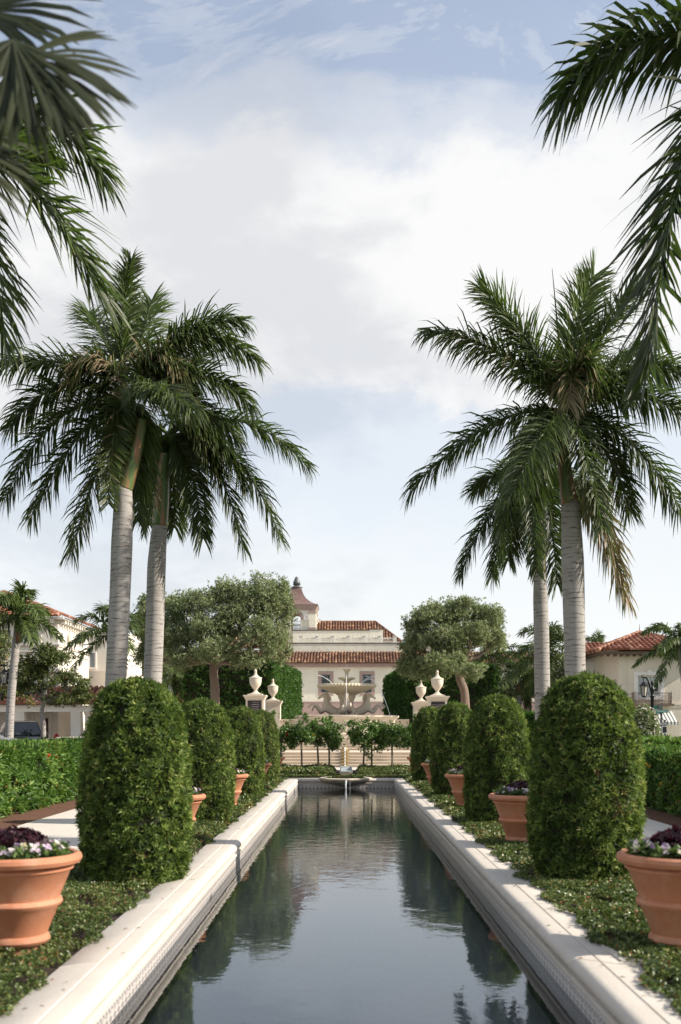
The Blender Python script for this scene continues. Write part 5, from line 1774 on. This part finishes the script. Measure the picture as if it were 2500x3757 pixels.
tw = MB()
for (ox, oy, ux_, uy_) in ((-1, -1, 1, 0), (1, -1, 0, 1), (1, 1, -1, 0), (-1, 1, 0, -1)):
    O = (TX + ox * TH, TY + oy * TH, 0); U = (ux_, uy_, 0); tr = MB(); rl = MB()
    arch_face(tw, O, U, 2 * TH, 9.2, 13.05, TH, .46, 11.05, 12.36, .30)
    n = 14
    Uv = Vector(U); N = Vector((Uv.y, -Uv.x, 0)); Ov = Vector(O)
    for i in range(n):
        a0, a1 = math.pi * i / n, math.pi * (i + 1) / n
        q = []
        for k in (.04, .003):
            q.append([Ov + Uv * (TH - rr_ * math.cos(a)) + N * k + Vector((0, 0, 12.36 + rr_ * math.sin(a))) for rr_, a in ((.47, a0), (.70, a0), (.70, a1), (.47, a1))])
        tr.poly(q[0]); tr.poly([q[0][1], q[1][1], q[1][2], q[0][2]]); tr.poly([q[0][0], q[0][3], q[1][3], q[1][0]])
    tr.build('arch_surround', M['mauve'], mb)
    for sg in (-1, 1):
        tr = MB()
        obox(tr, O, U, TH + sg * .59 - .14, TH + sg * .59 + .14, .003, .09, 12.22, 12.36); obox(tr, O, U, TH + sg * .57 - .09, TH + sg * .57 + .09, .003, .06, 12.1, 12.219); tr.build('arch_bracket', M['mauve'], mb); tr = MB()
        obox(tw, O, U, TH + sg * (TH - .32) - .32, TH + sg * (TH - .32) + .32, .003, .10, 9.2, 13.0)
        obox(tr, O, U, TH + sg * (TH - .32) - .34, TH + sg * (TH - .32) + .34, .101, .13, 11.0, 11.35); tr.build('pilaster_base', M['mauve'], mb); tr = MB()
        obox(tr, O, U, TH + sg * (TH - .32) - .34, TH + sg * (TH - .32) + .34, .101, .13, 12.7, 13.0); tr.build('pilaster_capital', M['mauve'], mb)
    for i in range(8):
        u = TH - .42 + .84 * i / 7
        obox(rl, O, U, u - .014, u + .014, -.17, -.14, 11.05, 12.0)
    for z in (11.12, 11.55, 11.98): obox(rl, O, U, TH - .46, TH + .46, -.175, -.135, z, z + .035)
    rl.build('tower_railing', M['iron'], mb)
tr2 = MB()
def tsq(h, z): return [(TX - h, TY - h, z), (TX + h, TY - h, z), (TX + h, TY + h, z), (TX - h, TY + h, z)]
tw.build('tower_wall', M['cream'], mb)
tr2.loft([tsq(1.92, 13.0), tsq(1.96, 13.1), tsq(1.98, 13.18), tsq(2.08, 13.36), tsq(2.1, 13.44), tsq(2.12, 13.5)]); tr2.build('tower_cornice', M['mauve'], mb)
b = MB(); b.loft([tsq(2.16, 13.501), tsq(2.16, 13.56), tsq(1.85, 13.66), tsq(1.57, 13.80), tsq(1.30, 13.98), tsq(1.07, 14.18), tsq(.90, 14.36), tsq(.78, 14.55), tsq(.66, 14.78), tsq(.58, 15.0), tsq(.48, 15.3), tsq(.44, 15.42)])
trf = b.build('tower_roof', M['copper'], mb, smooth=20)
b = MB(); b.lathe([(.60, 15.42), (.58, 15.46), (.46, 15.50), (.36, 15.58), (.24, 15.63), (.22, 15.66), (.38, 15.72), (.40, 15.76), (.30, 15.80), (.37, 15.88), (.37, 15.94), (.27, 16.15), (.16, 16.42), (.09, 16.5), (.001, 16.52)], (TX, TY, 0), 20)
b.build('finial', M['patina'], trf, smooth=30)
for (x, z, r_) in ((TX + 1.02, 12.25, .26), (TX + 2.2, 12.1, .2)):
    b = MB(); yy = TY - TH - .45 if x < TX + 2 else TY - 1.0
    b.lathe([(.001, .0), (r_ * .7, .03), (r_, .09), (r_ * .98, .10), (r_ * .6, .045), (.001, .02)], (0, 0, 0), 18)
    b.v = [(x + p[0], yy - p[2], z + p[1]) for p in b.v]
    b.tube([(x, yy, z), (x - .1, TY - TH - .02, z - .1)], .03, 6)
    b.build('satellite_dish', M['whitetrim'], mb, smooth=True)

# --- white building on the left with an arcade
lb = thing('arcaded_building', (-20, 62, 0), 'white stucco corner building with red tile roof and ground floor arcade, far left', 'building')
LX, LY, LE = -16.2, 60.0, 7.83
b = MB()
fw_ = [(36 - 16.2 - 19.1 - .3, 36 - 16.2 - 19.1 + .3)]
OF, UF = (-36, LY, 0), (1, 0, 0)
fcs = [-19.15, -17.58, -21.2, -23.4, -26]
fh = [(36 + c - .30, 36 + c + .30, 6.62, 7.18) for c in fcs]
wall_quads(b, OF, UF, 36 + LX, 0, LE, fh, depth=.2)
OR, UR = (LX, LY, 0), (0, 1, 0)
rh = [(.62, .98, 6.5, 7.08), (3.6, 3.96, 6.5, 7.08), (5.25, 5.6, 6.5, 7.08)]
wall_quads(b, OR, UR, 7.2, 0, LE, rh, depth=.2)
b.build('wall', M['white_stucco'], lb)
for h in fh: window(lb, OF, UF, *h, depth=.14, nx=2, nz=2, fw=.04, surround=M['trim'], sw=.16, so=.05)
for h in rh: window(lb, OR, UR, *h, depth=.12, nx=1, nz=1, fw=.04, surround=M['whitetrim'], sw=.14, so=.035, glass=M['paleglass'])
b = MB()
for z0, z1, k in ((5.95, 6.02, .06), (6.25, 6.32, .08), (6.33, 6.40, .12)):
    obox(b, OF, UF, 0, 36 + LX + k, .003, k, z0, z1); obox(b, OR, UR, 0, 7.2, .003, k, z0 + .0, z1)
b.build('cornice_band', M['trim'], lb)
b = MB()
for i in range(13):
    u = .25 + i * .55
    obox(b, OR, UR, u, u + .2, .003, .36, LE - .28, LE - .06); obox(b, OR, UR, u + .03, u + .17, .003, .22, LE - .46, LE - .281)
for i in range(36): obox(b, OF, UF, .2 + i * .55, .4 + i * .55, .003, .36, LE - .28, LE - .06)
obox(b, OR, UR, -.42, 7.5, .003, .42, LE - .059, LE + .04); obox(b, OF, UF, -.4, 36 + LX + .0, .003, .42, LE - .059, LE + .04)
b.build('eave_brackets', M['trim'], lb)
b = MB()
tile_roof(b, (-37, LY - .55, LE + .05), (1, 0, 0), (0, 5, 2.0), 37 + LX + .55, 5.38, .30, .45, clip=hipclip(37 + LX + .55, 5.38, 0, 5), seed=7)
tile_roof(b, (LX + .55, LY - .55, LE + .05), (0, 1, 0), (-5, 0, 2.0), 8.2, 5.38, .30, .45, clip=hipclip(8.2, 5.38, 5, 0), seed=8)
b.build('roof', M['redtile'], lb, smooth=30)
b = MB(); c0 = Vector((LX + .05, 62.2, 6.8))
b.loft([[tuple(c0 + Vector((k, s * .18 * q, z)) ) for k, s in ((0, -1), (.06, -1), (.06, 1), (0, 1))] for z, q in ((-.42, .05), (-.3, .3), (-.15, .9), (0, 1), (.15, .9), (.3, .35), (.42, .06))])
b.build('wall_medallion', M['bowl'], lb)
# arcade
AX0, AX1, AY = -30, -13.4, 57.6
b = MB()
b.box((AX0, AY - .2, 2.52), (AX1 + .3, AY + .25, 2.86))
b.box((AX1 - .1, AY + .251, 2.52), (AX1 + .3, 66, 2.86))
b.build('arcade_beam', M['trim'], lb)
for x in (-14.55, -17.6, -20.6, -24):
    b = MB(); b.box((x - .27, AY - .18, .09), (x + .27, AY + .22, 2.519)); b.box((x - .31, AY - .22, .09), (x + .31, AY + .26, .5)); b.build('pillar', M['white_stucco'], lb)
for (x, y) in ((-13.95, AY + .02), (-13.38, AY + .02), (-13.38, AY + 2.4), (-13.38, AY + 4.6)):
    b = MB(); b.lathe([(.2, .09), (.2, .2), (.15, .24), (.145, 1.2), (.13, 2.32), (.16, 2.36), (.19, 2.42), (.2, 2.519)], (x, y, 0), 18); b.build('column', M['beige'], lb, smooth=40)
b = MB(); tile_roof(b, (AX0, AY - .5, 2.9), (1, 0, 0), (0, 2.6, 1.0), AX1 - AX0 + .7, 2.8, .30, .42, seed=9)
tile_roof(b, (AX1 + .75, AY - .5, 2.9), (0, 1, 0), (-2.6, 0, 1.0), 8.5, 2.8, .30, .42, clip=hipclip(8.5, 2.8, 2.6, 0), seed=10); b.build('arcade_roof', M['redtile'], lb, smooth=30)
b = MB(); obox(b, OF, UF, 36 - 17.12, 36 - 16.75, .003, .05, .1, 2.2); b.build('door', M['wooddark'], lb)
for u in (36 - 18.9, 36 - 18.1): 
    b = MB(); obox(b, OF, UF, u, u + .16, .003, .03, .5, 2.0); b.build('slit_window', M['glass'], lb)
b = MB()
for u in (17.0, 17.5, 18.35, 19.3): obox(b, OF, UF, u, u + .12, .003, .10, .09, 2.5)
b.build('pilaster', M['trim'], lb)
b = MB(); b.box((-20.5, 68, 0), (-14.3, 78, 5.3)); b.build('annex_wall', M['beige'], lb)
b = MB(); b.box((-20.5, 70, 5.301), (-14.9, 78, 8.2)); b.build('annex_upper_wall', M['white_stucco'], lb)
window(lb, (-20.5, 70, 0), (1, 0, 0), 3.6, 4.15, 5.55, 6.7, depth=-.03, frame=M['whitetrim'], glass=M['paleglass'], fw=.1)

# --- far small house left of the hedge
fh_ = thing('far_house', (-10, 86, 0), 'small white house with orange roof far behind the left topiaries', 'building')
b = MB(); b.box((-14, 86, 0), (-8.6, 92, 3.3)); b.build('wall', M['white_stucco'], fh_)
b = MB(); tile_roof(b, (-14.3, 85.6, 3.3), (1, 0, 0), (0, 3, 1.3), 6, 3.27, .3, .42, seed=11); b.build('roof', M['redtile'], fh_, smooth=30)

# --- beige building on the right
rb = thing('balcony_building', (19, 64, 0), 'beige stucco building with red hip roofs, white window and small iron balcony', 'building')
OB, UB = (15.46, 60, 0), (1, 0, 0)
wh = (16.52 - 15.46, 17.80 - 15.46, 3.45, 4.62)
b = MB()
wall_quads(b, OB, UB, 12, 0, 6.1, [wh], depth=.16)
wall_quads(b, (15.46 - .8, 62.2, 0), (.8, -2.2, 0), 2.34, 0, 6.1)
wall_quads(b, (14.66, 72, 0), (0, -1, 0), 9.8, 0, 6.1)
b.build('wall', M['beige'], rb)
b = MB(); b.box((14.2, 70, 0), (21, 78, 5.9)); b.build('wing_wall', M['beige'], rb)
b = MB(); obox(b, OB, UB, 0, 12, .003, .05, 2.93, 3.05); obox(b, OB, UB, 0, 12, .003, .03, 2.80, 2.90); b.build('band', M['beige'], rb)
w = window(rb, OB, UB, *wh, depth=.12, frame=M['whitetrim'], glass=M['paleglass'], nx=3, fw=.07, surround=M['whitetrim'], sw=.20, so=.06)
b = MB(); obox(b, OB, UB, 1.60, 1.84, .061, .10, 4.62, 4.93); b.build('keystone', M['whitetrim'], w)
bal = MB(); obox(bal, OB, UB, .62, 2.95, .051, .62, 2.90, 2.999); bl_ = bal.build('balcony_slab', M['eave'], rb)
rl = MB()
for z in (3.02, 3.14, 3.60): obox(rl, OB, UB, .70, 2.80, .56, .585, z, z + .025)
for i in range(27):
    u = .71 + 2.08 * i / 26; obox(rl, OB, UB, u - .008, u + .008, .56, .58, 3.0, 3.6)
for u in (.70, 2.78):
    obox(rl, OB, UB, u, u + .03, .55, .59, 3.0, 3.68)
    for k in range(5): obox(rl, OB, UB, u + .005, u + .02, .08 + .1 * k, .095 + .1 * k, 3.0, 3.6)
    obox(rl, OB, UB, u, u + .025, .05, .56, 3.6, 3.625)
for i in range(13):
    u = .79 + 2.08 * i / 13
    rl.tube([(OB[0] + u + .045 * math.cos(a), 60 - .57, 3.085 + .045 * math.sin(a)) for a in [k * math.pi / 4 for k in range(9)]], .007, 4)
rl.build('railing', M['rust'], bl_)
b = MB()
tile_roof(b, (14.1, 59.3, 5.98), (1, 0, 0), (0, 4.2, 1.35), 7.0, 4.41, .30, .42, clip=hipclip(7.0, 4.41, 3.5, 3.5), seed=12)
tile_roof(b, (14.1, 67.7, 5.98), (0, -1, 0), (3.5, 0, 1.35), 8.4, 3.75, .30, .42, clip=hipclip(8.4, 3.75, 4.2, 4.2), seed=13)
tile_roof(b, (21.1, 59.3, 5.98), (0, 1, 0), (-3.5, 0, 1.35), 8.4, 3.75, .30, .42, clip=hipclip(8.4, 3.75, 4.2, 4.2), seed=14)
tile_roof(b, (21.1, 59.9, 5.90), (1, 0, 0), (0, 4, 1.2), 7, 4.18, .30, .42, seed=15)
for a_, c_ in (((14.1, 59.3, 6.0), (17.6, 63.5, 7.38)), ((21.1, 59.3, 6.0), (17.6, 63.5, 7.38))):
    for i in range(14):
        b.cur = random.uniform(.5, 1); p = Vector(a_).lerp(Vector(c_), i / 14); q = Vector(a_).lerp(Vector(c_), (i + 1.15) / 14); b.tube([p, q], [.14, .11], 7)
b.cur = .05; b.tube([(17.6, 63.5, 7.35), (17.6, 63.5, 7.85)], [.03, .008], 5)
b.build('roof', M['redtile'], rb, smooth=30)
b = MB()
tile_roof(b, (13.9, 69.4, 6.05), (1, 0, 0), (0, 3.6, 1.4), 7, 3.86, .30, .42, clip=hipclip(7, 3.86, 2.6, 2.6), seed=16)
tile_roof(b, (13.9, 77, 6.05), (0, -1, 0), (2.6, 0, 1.4), 7.6, 2.95, .30, .42, clip=hipclip(7.6, 2.95, 3.6, 3.6), seed=17)
b.cur = .05; b.tube([(16.6, 73, 7.4), (16.6, 73, 7.9)], [.03, .008], 5)
b.build('wing_roof', M['redtile'], rb, smooth=30)
b = MB()
b.box((14.25, 59.42, 5.80), (21.0, 60.0, 5.93)); b.box((14.25, 60.0, 5.80), (14.659, 67.5, 5.93))
for i in range(18): b.box((14.4 + i * .37, 59.45, 5.68), (14.5 + i * .37, 59.999, 5.799))
b.box((13.95, 69.5, 5.9), (20.9, 69.99, 6.0))
b.build('eave', M['eave'], rb)
aw = MB()
x0, x1 = 17.42, 18.42
aw.loft([[(x0, 59.94, 2.56), (x1, 59.94, 2.56), (x1, 59.94, 2.60), (x0, 59.94, 2.60)], [(x0 - .05, 58.9, 1.98), (x1 + .05, 58.9, 1.98), (x1 + .05, 58.9, 2.0), (x0 - .05, 58.9, 2.0)]])
aw.box((x0 - .05, 58.88, 1.82), (x1 + .05, 58.90, 1.979))
aw.poly([(x0, 59.94, 2.56), (x0 - .05, 58.9, 1.98), (x0 - .05, 59.94, 1.98)]); aw.poly([(x1, 59.94, 2.56), (x1, 59.94, 1.98), (x1 + .05, 58.9, 1.98)])
aw.build('awning', M['awning'], rb)


# ================================================================== STREET FURNITURE, SIGNS, CARS
def lantern(b_iron, b_glass, c, s=1.):
    x, y, z = c
    rings = lambda r_, zz: [(x + r_ * s * math.cos(R(60 * k + 30)), y + r_ * s * math.sin(R(60 * k + 30)), z + zz * s) for k in range(6)]
    b_iron.lathe([(.02, .50), (.03, .44), (.10, .40), (.15, .33), (.21, .30), (.215, .27), (.17, .265), (.001, .27)], (x, y, z), 12) if s == 1. else None
    b_glass.loft([rings(.10, -.16), rings(.155, .265)])
    for k in range(6):
        p, q = rings(.104, -.17)[k], rings(.16, .27)[k]
        b_iron.tube([p, q], .012, 5)
    b_iron.lathe([(.001, -.26), (.02, -.24), (.03, -.21), (.10, -.185), (.12, -.165), (.105, -.155), (.001, -.155)], (x, y, z), 12)


def street_lamp(label, xp, d, ztop, sgn, lx):
    t = thing('street_lamp', (xp, d, 0), label, 'street lamp', 'black iron street lamps')
    b = MB()
    b.lathe([(.16, 0), (.16, .3), (.11, .36), (.085, .6), (.075, ztop - .75), (.085, ztop - .72), (.11, ztop - .68), (.075, ztop - .64), (.06, ztop - .55), (.11, ztop - .42), (.11, ztop - .36), (.05, ztop - .27), (.03, ztop - .23), (.065, ztop - .13), (.05, ztop - .05), (.001, ztop)], (xp, d, 0), 14)
    b.tube([(xp + .2 * -sgn, d, ztop - .40), (xp, d, ztop - .40)], [.06, .05], 8)
    b.build('post', M['iron'], t, smooth=40)
    L = lx - xp
    b = MB()
    pts = [(xp, d, ztop - .40), (xp + L * .18, d, ztop - .36), (xp + L * .34, d, ztop - .22), (xp + L * .5, d, ztop + .03), (xp + L * .72, d, ztop + .12), (xp + L, d, ztop + .11), (xp + L * 1.18, d, ztop + .12), (xp + L * 1.24, d, ztop + .19), (xp + L * 1.14, d, ztop + .22)]
    b.tube(pts, [.055, .05, .048, .045, .04, .035, .03, .025, .015], 8)
    b.tube([(lx, d, ztop + .25), (lx, d, ztop + .0)], [.012, .02], 6)
    b.build('arm', M['iron'], t, smooth=True)
    bi, bg_ = MB(), MB()
    lantern(bi, bg_, (lx, d, ztop - .50))
    l = bi.build('lantern', M['iron'], t)
    bg_.build('lantern_glass', M['lampglass'], l)
    return t


p = px(2394, 2496, 45)
street_lamp('black iron street lamp with curved arm before the balcony building', p.x, 45, p.z, -1, px(2363, 2500, 45).x)
p = px(-40, 2442, 45)
street_lamp('black iron street lamp hanging in at the left picture edge', p.x, 45, p.z - .1, 1, px(17, 2442, 45).x)

# street name sign and one-way signs
d = 42.
p = px(2428, 2600, d)
t = thing('street_sign', (p.x, d, 0), 'grey post with a green street name sign reading AUSTRALIAN AVE', 'street sign')
b = MB(); b.box((p.x - .035, d, 0), (p.x + .035, d + .06, 2.62)); b.box((p.x - .13, d - .02, 2.36), (p.x - .0, d + .07, 2.56)); b.build('post', M['greypost'], t)
b = MB(); x0, x1 = px(2402, 0, d).x, px(2453, 0, d).x; z0, z1 = px(0, 2615, d).z, px(0, 2604, d).z
b.box((x0, d - .03, z0), (x1, d - .015, z1)); bd_ = b.build('name_board', M['signgreen'], t)
text_mesh('AUSTRALIAN AVE', .098, M['signwhite'], bd_, ((x0 + x1) / 2, d - .032, (z0 + z1) / 2), (R(90), 0, 0))
b = MB(); b.box((p.x - .17, d + .061, 2.40), (p.x - .10, d + .5, 2.52)); b.build('cross_board', M['signgreen'], t)
d = 41.
p = px(2441, 2655, d)
t = thing('traffic_sign', (p.x, d, 0), 'black and white ONE WAY sign half hidden behind the bright hedge', 'traffic sign')
b = MB(); b.box((p.x - .03, d, 0), (p.x + .03, d + .05, 1.95)); b.build('post', M['greypost'], t)
xa, xb = px(2405, 0, d).x, px(2447, 0, d).x; za, zb = px(0, 2662, d).z, px(0, 2650, d).z
b = MB(); b.box((xa, d - .025, za), (xb, d - .01, zb)); bb = b.build('arrow_board', M['signblack'], t)
b = MB(); b.box((xa + .015, d - .029, za + .02), (xb - .02, d - .0255, zb - .02)); b.build('white_arrow', M['signwhite'], bb)
text_mesh('ONE WAY', .085, M['signblack'], bb, ((xa + xb) / 2, d - .031, (za + zb) / 2), (R(90), 0, 0))
b = MB(); b.box((p.x - .14, d - .025, 1.42), (p.x + .06, d - .01, za - .02)); b2 = b.build('lower_board', M['signwhite'], t)
b = MB(); b.box((p.x - .10, d - .029, 1.45), (p.x + .05, d - .0255, za - .04)); b.build('board_face', M['signblack'], b2)

# red hydrant-like standpipe at the arcade
t = thing('standpipe', (-15.9, 58.6, .42), 'small red standpipe in front of the white arcade wall', 'standpipe')
b = MB(); b.lathe([(.10, .42), (.10, .5), (.06, .52), (.06, 1.0), (.11, 1.02), (.11, 1.25), (.06, 1.32), (.001, 1.36)], (-15.9, 58.6, 0), 12); b.tube([(-16.05, 58.6, 1.13), (-15.75, 58.6, 1.13)], .05, 8); b.build('body', M['redpaint'], t, smooth=40)


def car(label, x, y, paint, rz, zoff=-.03, suv=False):
    t = thing('parked_car', (x, y, zoff), label, 'car', 'cars parked behind the left hedge', local=True, rz=rz)
    top = 1.66 if suv else 1.45
    prof = [(-2.25, .35), (-2.28, .75), (-2.15, .95), (-1.5, 1.02), (1.0, 1.0), (1.9, .88), (2.2, .72), (2.25, .4), (2.1, .28), (-2.1, .28)]
    b = MB()
    def sec(pr, hw, inset=0): return [[(px_, s * hw, pz) for px_, pz in pr] for s in (-1, 1)]
    l, r_ = sec(prof, .88)
    mid_l = [(px_ * .99, -.92, pz * .99) for px_, pz in prof]; mid_r = [(px_ * .99, .92, pz * .99) for px_, pz in prof]
    b.loft([l, [(q[0], q[1] * .6, q[2] + .02) for q in l], [(q[0], q[1] * .6, q[2] + .02) for q in r_], r_])
    cab = [(-2.0, .96), (-1.55, top - .14), (-1.0, top), (.0, top), (.45, top - .06), (1.25, .98)]
    b.loft([[(q, -.82 + (z - .96) * .28, z) for q, z in cab], [(q, .82 - (z - .96) * .28, z) for q, z in cab]])
    b.build('body', paint, t, smooth=30)
    b = MB()
    for s in (-1, 1):
        for pr in ([(-1.75, 1.04), (-1.42, top - .16), (-.42, top - .09), (-.42, 1.04)], [(-.34, 1.04), (-.34, top - .09), (.30, top - .12), (.98, 1.04)]):
            b.poly([(q, s * (.832 - (z - .96) * .28), z) for q, z in (pr if s < 0 else pr[::-1])])
    b.poly([(.50, -.62, top - .10), (1.21, -.74, 1.02), (1.21, .74, 1.02), (.50, .62, top - .10)])
    b.poly([(-1.60, .62, top - .16), (-1.98, .74, 1.0), (-1.98, -.74, 1.0), (-1.60, -.62, top - .16)])
    b.v = [(vx + (.012 if vx > .4 and abs(vy) < .8 else (-.012 if vx < -1.5 and abs(vy) < .78 else 0)), vy, vz + .006) for vx, vy, vz in b.v]
    b.build('windows', M['glass'], t)
    for wx in (-1.4, 1.4):
        for s in (-1, 1):
            w = MB(); w.tube([(wx, s * .70, .33), (wx, s * .90, .33)], .33, 18); wo = w.build('wheel', M['rubber'], t, smooth=30)
            w = MB(); w.tube([(wx, s * .89, .33), (wx, s * .912, .33)], .2, 12); w.build('rim', M['chrome'], wo, smooth=30)
    for s in (-1, 1):
        h = MB(); h.ball((2.12, s * .68, .74), .12, 8, 5, (.5, 1.3, .6)); h.build('headlight', M['lampglass'], t, smooth=True)
        h = MB(); h.ball((.95, s * .98, 1.08), .10, 8, 5, (.7, 1.0, .7)); h.build('mirror', paint, t, smooth=True)
    return t


car('silver car parked behind the left hedge at the picture edge', px(-125, 0, 42).x, 42, M['silver'], 0, .30, True)
car('black car parked between the silver car and the white arcade', px(78, 0, 47).x, 47, M['black'], R(-68), .30, True)
for o in list(bpy.data.objects):
    if o.type == 'MESH' and o.data.users and not o.data.materials:
        o.data.materials.append(M['trim'])
